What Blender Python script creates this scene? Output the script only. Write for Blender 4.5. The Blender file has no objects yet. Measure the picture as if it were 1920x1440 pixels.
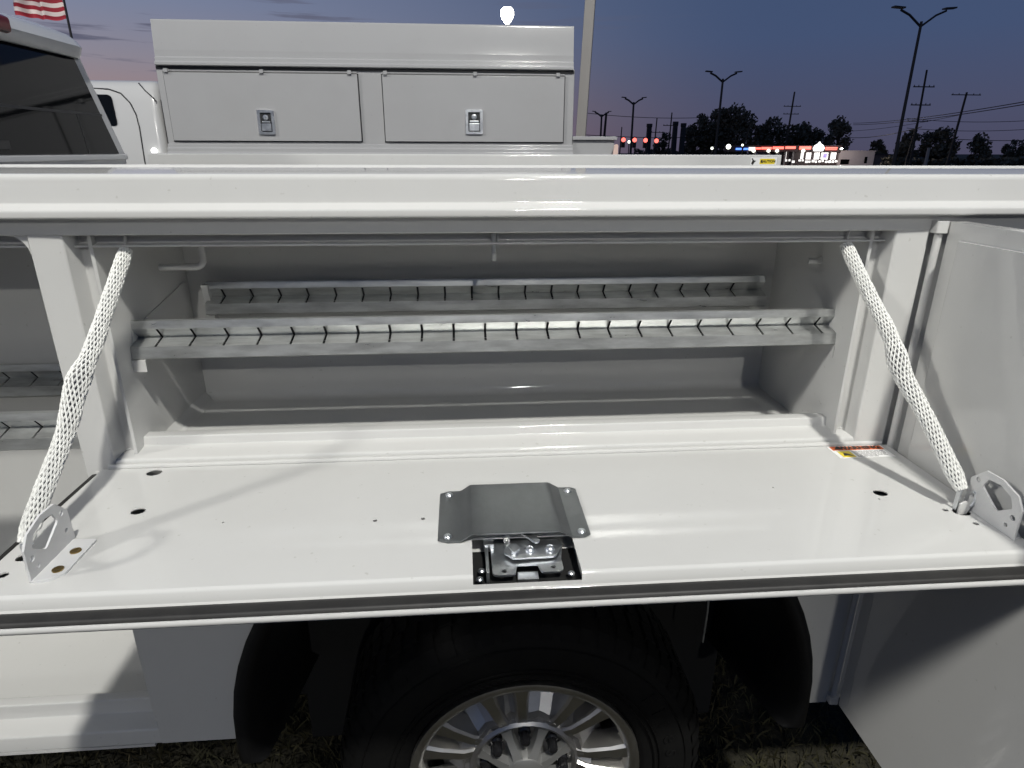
import bpy, bmesh, math, random
import numpy as np
from mathutils import Vector, Matrix, noise as mnoise
random.seed(7)
sc = bpy.context.scene
col = sc.collection
R = math.radians

# ------------------------------------------------------------------ camera
FPX, TH, PS, RO = 1195.67, R(20.08), R(4.45), R(0.178)
CAM = Vector((0, -1.04, 1.775))
_fh = Vector((math.sin(PS), math.cos(PS), 0)); _rt = Vector((math.cos(PS), -math.sin(PS), 0)); _up = Vector((0, 0, 1))
FW = _fh * math.cos(TH) - _up * math.sin(TH)
_u = _up * math.cos(TH) + _fh * math.sin(TH)
RT = _rt * math.cos(RO) + _u * math.sin(RO)
UP = _u * math.cos(RO) - _rt * math.sin(RO)
cd = bpy.data.cameras.new('camera'); cam = bpy.data.objects.new('camera', cd); col.objects.link(cam)
cd.sensor_width = 36; cd.sensor_fit = 'HORIZONTAL'; cd.lens = FPX / 1920 * 36
cd.clip_start = 0.02; cd.clip_end = 5000
m = Matrix((RT, UP, -FW)).transposed().to_4x4(); m.translation = CAM
cam.matrix_world = m
sc.camera = cam

def at(x, y, **k):
    """point where the ray through photo pixel (x, y) meets a plane X=, Y= or Z="""
    d = FW + RT * ((x - 960) / FPX) + UP * ((720 - y) / FPX)
    (a, v), = k.items(); i = 'XYZ'.index(a)
    return CAM + d * ((v - CAM[i]) / d[i])

# ------------------------------------------------------------------ sky: clear dusk, afterglow to the left of the view
w = bpy.data.worlds.new('World'); sc.world = w; w.use_nodes = True
nt = w.node_tree; nt.nodes.clear()
def N(t, **k):
    n = nt.nodes.new(t)
    for a, b in k.items(): setattr(n, a, b)
    return n
L = nt.links.new
out = N('ShaderNodeOutputWorld'); bg = N('ShaderNodeBackground'); bg.inputs[1].default_value = 1.0
tc = N('ShaderNodeTexCoord'); sep = N('ShaderNodeSeparateXYZ'); L(tc.outputs['Generated'], sep.inputs[0])
dot = N('ShaderNodeVectorMath', operation='DOT_PRODUCT'); L(tc.outputs['Generated'], dot.inputs[0]); dot.inputs[1].default_value = (-0.80, 0.60, 0.0)
mr = N('ShaderNodeMapRange', interpolation_type='SMOOTHSTEP'); L(dot.outputs['Value'], mr.inputs['Value'])
mr.inputs['From Min'].default_value = 0.20; mr.inputs['From Max'].default_value = 1.02
def ramp(stops):
    r = N('ShaderNodeValToRGB'); el = r.color_ramp.elements
    while len(el) < len(stops): el.new(0.5)
    for e, (p, c) in zip(el, stops): e.position = p; e.color = (*c, 1)
    L(sep.outputs['Z'], r.inputs[0]); return r
cool = ramp([(0.0, (.072, .070, .120)), (.05, (.070, .077, .138)), (.14, (.056, .084, .168)), (.30, (.047, .082, .168)), (1.0, (.030, .055, .125))])
warm = ramp([(0.0, (.36, .21, .19)), (.06, (.33, .235, .235)), (.11, (.27, .25, .30)), (.17, (.205, .235, .34)), (.32, (.11, .155, .290)), (1.0, (.030, .055, .125))])
mix = N('ShaderNodeMix', data_type='RGBA'); L(mr.outputs[0], mix.inputs['Factor']); L(cool.outputs[0], mix.inputs['A']); L(warm.outputs[0], mix.inputs['B'])
# thin dark cloud streaks, low in the sky
mp = N('ShaderNodeMapping'); mp.inputs['Scale'].default_value = (3.0, 3.0, 46); mp.inputs['Location'].default_value = (.6, .2, .35); L(tc.outputs['Generated'], mp.inputs[0])
ns = N('ShaderNodeTexNoise'); ns.inputs['Scale'].default_value = 1.7; ns.inputs['Detail'].default_value = 5; ns.inputs['Roughness'].default_value = .55; L(mp.outputs[0], ns.inputs[0])
cr = N('ShaderNodeMapRange', interpolation_type='SMOOTHSTEP'); L(ns.outputs[0], cr.inputs['Value']); cr.inputs['From Min'].default_value = .56; cr.inputs['From Max'].default_value = .66
cm = N('ShaderNodeMath', operation='MULTIPLY'); L(cr.outputs[0], cm.inputs[0])
bd = ramp([(0.0, (1, 1, 1)), (.17, (1, 1, 1)), (.22, (0, 0, 0))]); L(bd.outputs[0], cm.inputs[1])
cm2 = N('ShaderNodeMath', operation='MULTIPLY'); L(cm.outputs[0], cm2.inputs[0]); L(mr.outputs[0], cm2.inputs[1])
mix2 = N('ShaderNodeMix', data_type='RGBA'); L(cm2.outputs[0], mix2.inputs['Factor']); L(mix.outputs['Result'], mix2.inputs['A']); mix2.inputs['B'].default_value = (.105, .108, .160, 1)
L(mix2.outputs['Result'], bg.inputs[0]); L(bg.outputs[0], out.inputs[0])

# ------------------------------------------------------------------ parking-lot lamps (their posts are built further down)
def area(name, loc, target, power, size, colr):
    l = bpy.data.lights.new(name, 'AREA'); l.shape = 'SQUARE'; l.size = size; l.energy = power; l.color = colr
    o = bpy.data.objects.new(name, l); col.objects.link(o); o.location = loc
    o.rotation_euler = (Vector(target) - Vector(loc)).to_track_quat('-Z', 'Y').to_euler()
    return o
LAMPC = (1.0, .985, .925)
LAMPS = [((1.5, -5.0, 9.0), (0.1, 0.2, 0.8), 905, .40), ((-12.5, -4.6, 9.0), (0, 0, 1), 980, 1.15), ((2.05, -20.3, 9.7), (0, 0, 1), 640, .30)]
for i, (p, t, e, s) in enumerate(LAMPS): area('lamp_light', p, t, e, s, LAMPC)

sc.view_settings.view_transform = 'Standard'; sc.view_settings.look = 'None'
sc.view_settings.gamma = 1; sc.view_settings.exposure = 0.0; sc.view_settings.use_curve_mapping = False
sc.render.resolution_x = 1024; sc.render.resolution_y = 768

# ------------------------------------------------------------------ materials
def mat(name, c, rough=.5, metal=0., spec=.5, var=0., vscale=6., bump=0., bscale=300., emit=None, estr=1., coat=0., rvar=0., stretch=None, c2=None, bdist=.001):
    mm = bpy.data.materials.new(name); mm.use_nodes = True; t = mm.node_tree; p = t.nodes['Principled BSDF']
    p.inputs['Base Color'].default_value = (*c, 1); p.inputs['Roughness'].default_value = rough; p.inputs['Metallic'].default_value = metal
    p.inputs['Specular IOR Level'].default_value = spec
    if coat: p.inputs['Coat Weight'].default_value = coat; p.inputs['Coat Roughness'].default_value = .08
    if emit: p.inputs['Emission Color'].default_value = (*emit, 1); p.inputs['Emission Strength'].default_value = estr
    co = t.nodes.new('ShaderNodeTexCoord'); src = co.outputs['Object']
    if stretch:
        mpn = t.nodes.new('ShaderNodeMapping'); mpn.inputs['Scale'].default_value = stretch; t.links.new(src, mpn.inputs[0]); src = mpn.outputs[0]
    if var or rvar:
        nn = t.nodes.new('ShaderNodeTexNoise'); nn.inputs['Scale'].default_value = vscale; nn.inputs['Detail'].default_value = 6; nn.inputs['Roughness'].default_value = .62
        t.links.new(src, nn.inputs[0])
        if var:
            rp = t.nodes.new('ShaderNodeValToRGB'); a = c2 or tuple(x * (1 - var) for x in c)
            rp.color_ramp.elements[0].color = (*a, 1); rp.color_ramp.elements[0].position = .32
            rp.color_ramp.elements[1].color = (*c, 1); rp.color_ramp.elements[1].position = .62
            t.links.new(nn.outputs[0], rp.inputs[0]); t.links.new(rp.outputs[0], p.inputs['Base Color'])
        if rvar:
            mpr = t.nodes.new('ShaderNodeMapRange'); mpr.inputs['To Min'].default_value = rough - rvar; mpr.inputs['To Max'].default_value = rough + rvar
            t.links.new(nn.outputs[0], mpr.inputs[0]); t.links.new(mpr.outputs[0], p.inputs['Roughness'])
    if bump:
        bn = t.nodes.new('ShaderNodeTexNoise'); bn.inputs['Scale'].default_value = bscale; bn.inputs['Detail'].default_value = 2
        t.links.new(src, bn.inputs[0]); b = t.nodes.new('ShaderNodeBump'); b.inputs['Strength'].default_value = bump; b.inputs['Distance'].default_value = bdist
        t.links.new(bn.outputs[0], b.inputs['Height']); t.links.new(b.outputs[0], p.inputs['Normal'])
    return mm
M = {}
M['white'] = mat('white_powder_coat', (.545, .543, .530), .055, spec=.5, bump=.07, bscale=130)
def specks(mm):   # sparse dust specks and faint smudges on the paint
    t = mm.node_tree; p = t.nodes['Principled BSDF']; base = tuple(p.inputs['Base Color'].default_value)[:3]
    co = t.nodes.new('ShaderNodeTexCoord'); n1 = t.nodes.new('ShaderNodeTexNoise'); n1.inputs['Scale'].default_value = 95; n1.inputs['Detail'].default_value = 2
    n2 = t.nodes.new('ShaderNodeTexNoise'); n2.inputs['Scale'].default_value = 2.6; n2.inputs['Detail'].default_value = 7; n2.inputs['Roughness'].default_value = .65
    t.links.new(co.outputs['Object'], n1.inputs[0]); t.links.new(co.outputs['Object'], n2.inputs[0])
    a = t.nodes.new('ShaderNodeMapRange'); a.inputs['From Min'].default_value = .715; a.inputs['From Max'].default_value = .77; a.inputs['To Max'].default_value = .35; t.links.new(n1.outputs[0], a.inputs[0])
    b = t.nodes.new('ShaderNodeMapRange'); b.inputs['From Min'].default_value = .45; b.inputs['From Max'].default_value = .75; b.inputs['To Max'].default_value = .10; t.links.new(n2.outputs[0], b.inputs[0])
    ad = t.nodes.new('ShaderNodeMath'); ad.operation = 'ADD'; t.links.new(a.outputs[0], ad.inputs[0]); t.links.new(b.outputs[0], ad.inputs[1])
    mx = t.nodes.new('ShaderNodeMix'); mx.data_type = 'RGBA'; t.links.new(ad.outputs[0], mx.inputs['Factor']); mx.inputs['A'].default_value = (*base, 1); mx.inputs['B'].default_value = (base[0] * .55, base[1] * .53, base[2] * .48, 1)
    t.links.new(mx.outputs['Result'], p.inputs['Base Color'])
specks(M['white'])
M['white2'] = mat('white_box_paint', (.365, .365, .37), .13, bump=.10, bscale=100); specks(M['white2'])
M['cabpaint'] = mat('white_cab_paint', (.50, .50, .50), .22, coat=.3)
M['bracket'] = mat('satin_white_bracket', (.60, .60, .60), .38, var=.05, vscale=40, bump=.2, bscale=500)
M['galv'] = mat('galvanised_steel', (.60, .61, .60), .32, metal=.74, var=.30, vscale=7, rvar=.12, stretch=(2, 9, 9), bump=.10, bscale=50)
M['zinc'] = mat('zinc_plated_latch', (.74, .76, .78), .33, metal=1., var=.22, vscale=45, rvar=.12)
M['plate'] = mat('brushed_galvanised_plate', (.20, .21, .215), .40, metal=.80, var=.14, vscale=9, rvar=.07, stretch=(5, 2.5, 1), bump=.05, bscale=80)
M['rubber'] = mat('black_rubber', (.018, .017, .016), .55, var=.4, vscale=30, bump=.2, bscale=200)
M['liner'] = mat('black_plastic_liner', (.006, .006, .0065), .6, spec=.3, var=.3, vscale=14, bump=.3, bscale=90)
M['tyre'] = mat('tyre_rubber', (.0045, .0044, .0042), .8, spec=.2, var=.35, vscale=25, bump=.25, bscale=160)
M['dark'] = mat('underbody_dark', (.004, .004, .004), .9)
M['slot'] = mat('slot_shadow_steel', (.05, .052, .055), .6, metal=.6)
M['alloy'] = mat('machined_alloy', (.60, .59, .57), .36, metal=1., var=.12, vscale=20, rvar=.06)
M['alloyd'] = mat('painted_alloy_pocket', (.46, .45, .44), .40, metal=.95, var=.15, vscale=18)
M['lug'] = mat('black_lug_nut', (.02, .02, .022), .18, metal=.3)
M['silver'] = mat('silver_hub_cap', (.50, .50, .49), .34, metal=.8)
M['strap'] = mat('white_braid', (.74, .74, .71), .6, var=.12, vscale=60)
M['cable'] = mat('grey_cable', (.20, .20, .21), .6)
M['glass'] = mat('dark_tinted_glass', (.004, .0045, .005), .04, spec=.32)
M['brass'] = mat('yellow_zinc_screw', (.36, .25, .10), .32, metal=1., var=.3, vscale=90)
M['black'] = mat('black_plastic', (.012, .012, .013), .4)
M['red'] = mat('dark_red_lens', (.11, .012, .014), .15)
M['tail'] = mat('pale_lamp_lens', (.75, .55, .48), .2)
M['stk_w'] = mat('sticker_white', (.78, .78, .77), .4)
M['stk_o'] = mat('sticker_orange', (.62, .13, .03), .4)
M['stk_y'] = mat('sticker_yellow', (.75, .58, .03), .4)
M['ink'] = mat('sticker_ink', (.02, .018, .016), .5)
M['inkg'] = mat('sticker_small_print', (.32, .31, .31), .6)
M['polew'] = mat('white_painted_post', (.29, .275, .26), .5, var=.08, vscale=2)
M['pole'] = mat('dark_bronze_pole', (.022, .022, .025), .55)
M['wood'] = mat('weathered_wood_pole', (.05, .042, .036), .85, var=.3, vscale=3)
M['wire'] = mat('black_wire', (.012, .012, .014), .7)
M['leaf'] = mat('dark_foliage', (.125, .11, .075), .7, var=.5, vscale=.55)
M['leaf2'] = mat('olive_foliage', (.13, .118, .085), .7, var=.5, vscale=.6)
M['bark'] = mat('bark', (.045, .036, .028), .9, var=.3, vscale=2)
M['ground'] = mat('dry_lawn_soil', (.028, .025, .014), .95, var=.45, vscale=9, bump=.6, bscale=60, bdist=.02)
M['asphalt'] = mat('asphalt', (.05, .05, .052), .9, var=.25, vscale=2)
M['grass'] = mat('short_lawn_grass', (.036, .036, .013), .75, var=.5, vscale=5, c2=(.055, .042, .018))
M['wallw'] = mat('pale_block_wall', (.55, .47, .45), .8, var=.12, vscale=.6)
M['wallb'] = mat('dark_fascia', (.05, .03, .03), .6)
M['brick'] = mat('dull_brick_wall', (.20, .14, .12), .85, var=.2, vscale=2)
M['neonr'] = mat('red_neon', (.5, .05, .04), .5, emit=(1., .16, .12), estr=2.6)
M['neonb'] = mat('blue_neon', (.05, .1, .5), .5, emit=(.10, .25, 1.), estr=2.2)
M['litwin'] = mat('lit_window', (.8, .8, .8), .5, emit=(1., .97, .92), estr=1.15)
M['litsign'] = mat('lit_white_sign', (.8, .8, .8), .5, emit=(1., 1., .97), estr=1.5)
M['lilac'] = mat('lilac_window_sign', (.3, .25, .5), .5, emit=(.45, .36, .80), estr=.8)
M['bulb'] = mat('lit_lamp_glass', (1, 1, 1), .4, emit=(1., .97, .88), estr=22)
M['bulb2'] = mat('lit_far_lamp', (1, 1, 1), .4, emit=(.95, 1., .85), estr=3)
M['sigred'] = mat('lit_red_signal', (.6, .05, .04), .4, emit=(1., .16, .13), estr=2.4)
M['flagr'] = mat('flag_red', (.36, .025, .045), .8, var=.12, vscale=3)
M['flagw'] = mat('flag_white', (.80, .72, .70), .8, var=.06, vscale=3)
M['flagb'] = mat('flag_blue', (.03, .04, .16), .8)
M['carw'] = mat('far_car_white', (.5, .5, .5), .3)

# ------------------------------------------------------------------ mesh helpers
class MB:
    def __init__(s): s.v = []; s.f = []; s.m = []
    def add(s, v, f, mi=0):
        b = len(s.v); s.v += [tuple(p) for p in v]; s.f += [tuple(i + b for i in q) for q in f]; s.m += [mi] * len(f); return s
    def box(s, x0, x1, y0, y1, z0, z1, mi=0):
        v = [(x, y, z) for z in (z0, z1) for y in (y0, y1) for x in (x0, x1)]
        return s.add(v, [(0, 2, 3, 1), (4, 5, 7, 6), (0, 1, 5, 4), (2, 6, 7, 3), (0, 4, 6, 2), (1, 3, 7, 5)], mi)
    def ext(s, prof, a0, a1, axis='X', mi=0):
        """closed profile extruded along an axis; prof is (y,z) for X, (x,z) for Y, (x,y) for Z"""
        n = len(prof); v = []
        for a in (a0, a1):
            for p, q in prof:
                v.append({'X': (a, p, q), 'Y': (p, a, q), 'Z': (p, q, a)}[axis])
        f = [(i, (i + 1) % n, n + (i + 1) % n, n + i) for i in range(n)]
        f += [tuple(range(n))[::-1], tuple(range(n, 2 * n))]
        return s.add(v, f, mi)
    def tube(s, path, r, n=8, mi=0, cap=True):
        path = [Vector(p) for p in path]; k = len(path); rs = r if hasattr(r, '__len__') else [r] * k
        up = None; v = []
        for i, p in enumerate(path):
            t = (path[min(i + 1, k - 1)] - path[max(i - 1, 0)]).normalized()
            if up is None:
                up = t.orthogonal().normalized()
            up = (up - t * up.dot(t)).normalized(); b = t.cross(up)
            for j in range(n):
                a = 2 * math.pi * j / n; v.append(p + (up * math.cos(a) + b * math.sin(a)) * rs[i])
        f = [(i * n + j, i * n + (j + 1) % n, (i + 1) * n + (j + 1) % n, (i + 1) * n + j) for i in range(k - 1) for j in range(n)]
        if cap: f += [tuple(range(n))[::-1], tuple(range((k - 1) * n, k * n))]
        return s.add(v, f, mi)
    def lathe(s, prof, c, axis='Y', n=48, mi=0):
        """prof = (radius, along) pairs; about an axis through c"""
        k = len(prof); v = []
        for r, a in prof:
            for j in range(n):
                t = 2 * math.pi * j / n; q, w_ = r * math.cos(t), r * math.sin(t)
                o = {'Y': (q, a, w_), 'Z': (q, w_, a), 'X': (a, q, w_)}[axis]
                v.append((c[0] + o[0], c[1] + o[1], c[2] + o[2]))
        f = [(i * n + j, i * n + (j + 1) % n, (i + 1) * n + (j + 1) % n, (i + 1) * n + j) for i in range(k - 1) for j in range(n)]
        return s.add(v, f, mi)
    def build(s, name, mats, parent=None, smooth=35, bevel=0, fix=True):
        me = bpy.data.meshes.new(name); me.from_pydata(s.v, [], s.f)
        for q in (mats if isinstance(mats, (list, tuple)) else [mats]): me.materials.append(M[q] if isinstance(q, str) else q)
        if len(me.materials) > 1: me.polygons.foreach_set('material_index', s.m)
        if fix:
            b = bmesh.new(); b.from_mesh(me); bmesh.ops.recalc_face_normals(b, faces=b.faces); b.to_mesh(me); b.free()
        if smooth:
            me.polygons.foreach_set('use_smooth', [True] * len(me.polygons)); me.set_sharp_from_angle(angle=R(smooth))
        return obj(name, me, parent, bevel)
def obj(name, me, parent=None, bevel=0):
    o = bpy.data.objects.new(name, me); col.objects.link(o)
    if bevel:
        bv = o.modifiers.new('bevel', 'BEVEL'); bv.width = bevel; bv.segments = 2; bv.limit_method = 'ANGLE'; bv.angle_limit = R(40); bv.harden_normals = True
    if parent: child(o, parent)
    return o
WORLD = {}
def child(o, parent):
    o.parent = parent; o.matrix_parent_inverse = Matrix.Translation(-WORLD.get(parent.name, Vector((0, 0, 0))))
    WORLD[o.name] = Vector((0, 0, 0))
def thing(name, label, cat, loc=(0, 0, 0), group=None):
    o = bpy.data.objects.new(name, None); col.objects.link(o); o.location = loc; o.empty_display_size = .2
    WORLD[o.name] = Vector(loc); return tag(o, label, cat, group)
def tag(o, label, cat, group=None):
    o['label'] = label; o['category'] = cat
    if group: o['group'] = group
    return o
def rp(pts, seg=4):
    """round the corners of a closed profile; pts = (a, b, r)"""
    outp = []; n = len(pts)
    for i, p in enumerate(pts):
        r = p[2] if len(p) > 2 else 0
        P = Vector(p[:2]); A = Vector(pts[i - 1][:2]); B = Vector(pts[(i + 1) % n][:2])
        if r <= 0: outp.append(tuple(P)); continue
        da = (A - P); db = (B - P); la, lb = da.length, db.length; da.normalize(); db.normalize()
        ang = math.acos(max(-1, min(1, da.dot(db)))); d = min(r / math.tan(ang / 2), la * .49, lb * .49)
        p0, p1 = P + da * d, P + db * d
        for k in range(seg + 1):
            t = k / seg; outp.append(tuple(p0 * (1 - t) ** 2 + P * 2 * t * (1 - t) + p1 * t * t))
    return outp
def plate(outline, holes, thick, fn):
    """flat plate with holes: outline/holes are 2D loops, fn(u, v, w) -> 3D, w = 0 or thick"""
    b = bmesh.new(); loops = []
    for lp in [outline] + holes:
        vs = [b.verts.new((p[0], p[1], 0)) for p in lp]
        es = [b.edges.new((vs[i], vs[(i + 1) % len(vs)])) for i in range(len(vs))]; loops.append((vs, es))
    bmesh.ops.triangle_fill(b, edges=[e for _, es in loops for e in es], use_beauty=True)
    b.verts.index_update(); vv = [v.co.copy() for v in b.verts]; ff = [tuple(v.index for v in f.verts) for f in b.faces]
    lps = [[v.index for v in vs] for vs, _ in loops]; b.free(); n = len(vv)
    V = [fn(p.x, p.y, 0) for p in vv] + [fn(p.x, p.y, thick) for p in vv]
    F = ff + [tuple(i + n for i in reversed(q)) for q in ff]
    for lp in lps:
        F += [(lp[i], lp[(i + 1) % len(lp)], lp[(i + 1) % len(lp)] + n, lp[i] + n) for i in range(len(lp))]
    return V, F
def circ(x, y, r, n=16, sy=1.): return [(x + r * math.cos(2 * math.pi * i / n), y + r * sy * math.sin(2 * math.pi * i / n)) for i in range(n)]
_dg = None
def text(name, body, size, mname, parent, mtx, ext=.0003, align='CENTER', bold=0.):
    cu = bpy.data.curves.new(name, 'FONT'); cu.body = body; cu.size = size; cu.extrude = ext; cu.align_x = align; cu.align_y = 'CENTER'; cu.offset = bold; cu.resolution_u = 3
    t = bpy.data.objects.new(name, cu); col.objects.link(t)
    bpy.context.view_layer.update()
    me = bpy.data.meshes.new_from_object(t.evaluated_get(bpy.context.evaluated_depsgraph_get()))
    bpy.data.objects.remove(t); me.transform(mtx); me.materials.clear(); me.materials.append(M[mname])
    return obj(name, me, parent)
def frame(o, xa, ya):
    xa = Vector(xa).normalized(); ya = Vector(ya).normalized(); za = xa.cross(ya)
    mt = Matrix((xa, ya, za)).transposed().to_4x4(); mt.translation = Vector(o); return mt

# ================================================================== GROUND
def gz(x, y):
    d = math.hypot(x, y); t = max(0, min(1, (d - 25) / 90)); return -2.6 * t * t * (3 - 2 * t)
g = MB(); xs = [-1500, -700, -350, -200, -130, -90, -60, -40, -30, -22, -15, -9, -5, -2, 0, 2, 5, 9, 15, 22, 30, 40, 60, 90, 130, 200, 350, 700, 1500]
nn = len(xs); g.add([(x, y, gz(x, y)) for y in xs for x in xs], [(j * nn + i, j * nn + i + 1, (j + 1) * nn + i + 1, (j + 1) * nn + i) for j in range(nn - 1) for i in range(nn - 1)])
o = g.build('ground', 'ground'); o['kind'] = 'structure'
g = MB(); rx = [-600, -200, -100, -60, -30, 0, 30, 60, 100, 200, 600]
g.add([(x, y, gz(x, y) + .03) for x in rx for y in (98, 112)], [(2 * i, 2 * i + 2, 2 * i + 3, 2 * i + 1) for i in range(len(rx) - 1)])
o = g.build('road', 'asphalt'); o['kind'] = 'structure'
g = MB(); rnd = random.Random(3); V = []; F = []
for i in range(52000):
    if i < 34000: x, y = rnd.uniform(-1.6, 1.9), rnd.uniform(-1.6, 1.7)
    else: x, y = rnd.uniform(-5, 5), rnd.uniform(-4, 3.4)
    h = rnd.uniform(.02, .055); a = rnd.uniform(0, 6.28); ww = rnd.uniform(.0015, .0032); lx, ly = rnd.gauss(0, .022), rnd.gauss(0, .022); k = len(V)
    dx, dy = math.cos(a) * ww, math.sin(a) * ww
    V += [(x - dx, y - dy, -.002), (x + dx, y + dy, -.002), (x + lx * .4 + dx * .7, y + ly * .4 + dy * .7, h * .6), (x + lx, y + ly, h)]; F += [(k, k + 1, k + 2), (k, k + 2, k + 3)]
g.add(V, F); o = g.build('lawn_grass', 'grass', smooth=0, fix=False); o['kind'] = 'stuff'; o['label'] = 'short olive lawn grass under and around the service truck'; o['category'] = 'grass'

# ================================================================== SERVICE TRUCK (near)
T = thing('service_truck', 'white service truck with its wide drop-down tool compartment door open on straps', 'truck', (.1, 1.0, 0))
def P(mb, name, mt='white', parent=None, **k): return mb.build(name, mt, parent or T, **k)
X0, X1 = -1.34, 1.46                 # body length
XL, XR = -.583, .702                 # opening of the horizontal compartment
ZT, ZB = 1.633, 1.262                # its top and its floor
# top rail: roof of the side pack, fascia and drip edge
top = rp([(.42, 1.7465, .003), (.405, 1.7465, .002), (.40, 1.7415, .004), (-.004, 1.7415, .010), (-.006, 1.699, .004), (-.021, 1.690, .005), (-.021, 1.678, .004), (.0, 1.6755, .001), (.004, 1.70, 0), (.40, 1.727, 0), (.42, 1.72, 0)])
P(MB().ext(top, X0, X1, 'X'), 'top_rail')
# header with the recessed flange and the rain lip over the opening
P(MB().ext(rp([(.0, 1.70), (.0, 1.6515, .003), (.034, 1.649, .002), (.037, 1.6355, .002), (.022, 1.6335, .0015), (.022, 1.6305, .001), (.045, 1.6305, 0), (.045, 1.70, 0)]), X0, X1, 'X'), 'header')
# left and right posts
def post(sgn, xi, xo):
    s = sgn
    pr = [(xi, .36), (xi - s * .004, .022, .001), (xi + s * .001, .020, .001), (xi + s * .0035, .035, .002), (xi + s * .021, .037, .004), (xi + s * .027, .002, .004), (xo - s * .002, .0, .004), (xo, .02, .002), (xo, .36)]
    return MB().ext(rp(pr), 1.239, 1.6525, 'Z')
P(post(-1, XL, -.662), 'post'); P(post(1, XR, .789), 'post')
# welds at the post feet
for x, s in ((XL, -1), (XR, 1)):
    mb = MB(); rw = random.Random(int(x * 100))
    path = [(x + s * (.004 + .045 * t), .042 - .012 * t, 1.2735 + rw.uniform(-.001, .001)) for t in [i / 14 for i in range(15)]]
    mb.tube(path, [.0035 + .0012 * abs(math.sin(i * 1.9)) for i in range(15)], 6)
    P(mb, 'weld_bead')
# sill: floor lip, step and hinge edge
P(MB().ext(rp([(.12, 1.2440), (.082, 1.2440, .004), (.078, 1.2895, .004), (.052, 1.2905, .003), (.049, 1.274, .003), (.004, 1.2685, .006), (.0, 1.238, 0), (.12, 1.238, 0)]), XL - .028, XR + .028, 'X'), 'sill')
# compartment box: floor, back, sides, roof, each a sheet
bw = MB()
# back wall + floor as a bent sheet with a bend radius
pr = rp([(.10, 1.2455), (.352, 1.2455, .022), (.356, 1.70), (.360, 1.70), (.360, 1.2405), (.10, 1.2405)], 6)
P(bw.ext(pr, XL + .0005, XR + .022, 'X'), 'compartment_back')
P(MB().box(XL - .004, XL + .0, .045, .354, 1.246, 1.70), 'side_wall'); P(MB().box(XR + .021, XR + .025, .045, .354, 1.246, 1.70), 'side_wall')
P(MB().box(XL, XR + .02, .046, .35, 1.690, 1.694), 'compartment_ceiling')
# bend fillets at the side corners of the floor
for x, s in ((XL + .001, 1), (XR + .020, -1)):
    P(MB().ext(rp([(x, 1.2460), (x + s * .020, 1.2460), (x + s * .012, 1.249, .004), (x, 1.2665)]), .085, .345, 'Y'), 'corner_fillet')
for x in (-.455, .655):  # drain holes in the floor
    V, F = plate(circ(x, .105, .024, 20, .55), [], .0012, lambda u, v, q: (u, v, 1.2462 + q)); P(MB().add(V, F), 'drain_plug', 'rubber')

# shelf rails with slots
SL = [-.5375 + .0576 * i for i in range(22)]
def rail(name, y, z, xa, xb, slots, sc_=1.0, tilt=0.):
    """sheet profile (dy, dz) from the top flange to the bottom lip; slots cut segments 1..3"""
    pf = [(.020, -.001), (.006, .0), (.004, -.0135), (.021, -.0330), (-.012, -.042), (-.014, -.0625), (-.003, -.0640)]
    th = .0018; mb = MB(); K = len(pf)
    cuts = {2, 3}; hw = .0021
    cuts_x = [xa]
    for s_ in slots: cuts_x += [s_ - hw, s_ + hw]
    cuts_x.append(xb)
    def pt(x, i, o_): 
        a, b = pf[i]; return (x, y + a * sc_ + o_ * th, z + b * sc_ - o_ * th + tilt * (x - xa))
    for i in range(K - 1):
        segs = [(cuts_x[j], cuts_x[j + 1]) for j in range(0, len(cuts_x), 2)] if i in cuts else [(xa, xb)]
        for a, b in segs:
            v = [pt(a, i, 0), pt(b, i, 0), pt(b, i + 1, 0), pt(a, i + 1, 0), pt(a, i, 1), pt(b, i, 1), pt(b, i + 1, 1), pt(a, i + 1, 1)]
            mb.add(v, [(0, 1, 2, 3), (7, 6, 5, 4), (0, 3, 7, 4), (1, 5, 6, 2), (0, 4, 5, 1), (3, 2, 6, 7)])
    return P(mb, name, 'galv', smooth=0)
r1 = rail('shelf_rail', .082, 1.4945, -.579, .712, SL, 1.0, .0015)
r2 = rail('shelf_rail', .306, 1.519, -.531, .664, [-.50 + .0576 * i for i in range(20)], 1.0, .0)
for rr, (y, z, xa, xb) in ((r1, (.082, 1.4945, -.579, .712)), (r2, (.306, 1.519, -.531, .664))):   # dark sheets added to shade the slots and stop light through them
    MB().box(xa + .002, xb - .002, y + .0245, y + .026, z - .046, z - .016).box(xa + .002, xb - .002, y - .008, y + .024, z - .0475, z - .0465).build('slot_shade_sheet', 'slot', rr)
for x, s in ((XL + .002, 1), (XR + .019, -1)):   # end brackets that carry the rails
    mb = MB(); V, F = plate([(.070, 1.428), (.068, 1.412), (.085, 1.409), (.130, 1.44), (.335, 1.45), (.335, 1.515), (.315, 1.515), (.13, 1.485), (.105, 1.490), (.092, 1.490)], [], .0025, lambda u, v, q: (x + s * q, u, v)); mb.add(V, F)
    mb.box(min(x, x + s * .024), max(x, x + s * .024), .066, .069, 1.408, 1.430)
    P(mb, 'rail_bracket', 'white')
mb = MB(); V, F = plate([(.300, 1.515), (.326, 1.515), (.340, 1.43), (.322, 1.425)], [], .012, lambda u, v, q: (-.536 + q, u, v)); P(mb.add(V, F), 'rail_bracket', 'white')

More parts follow.
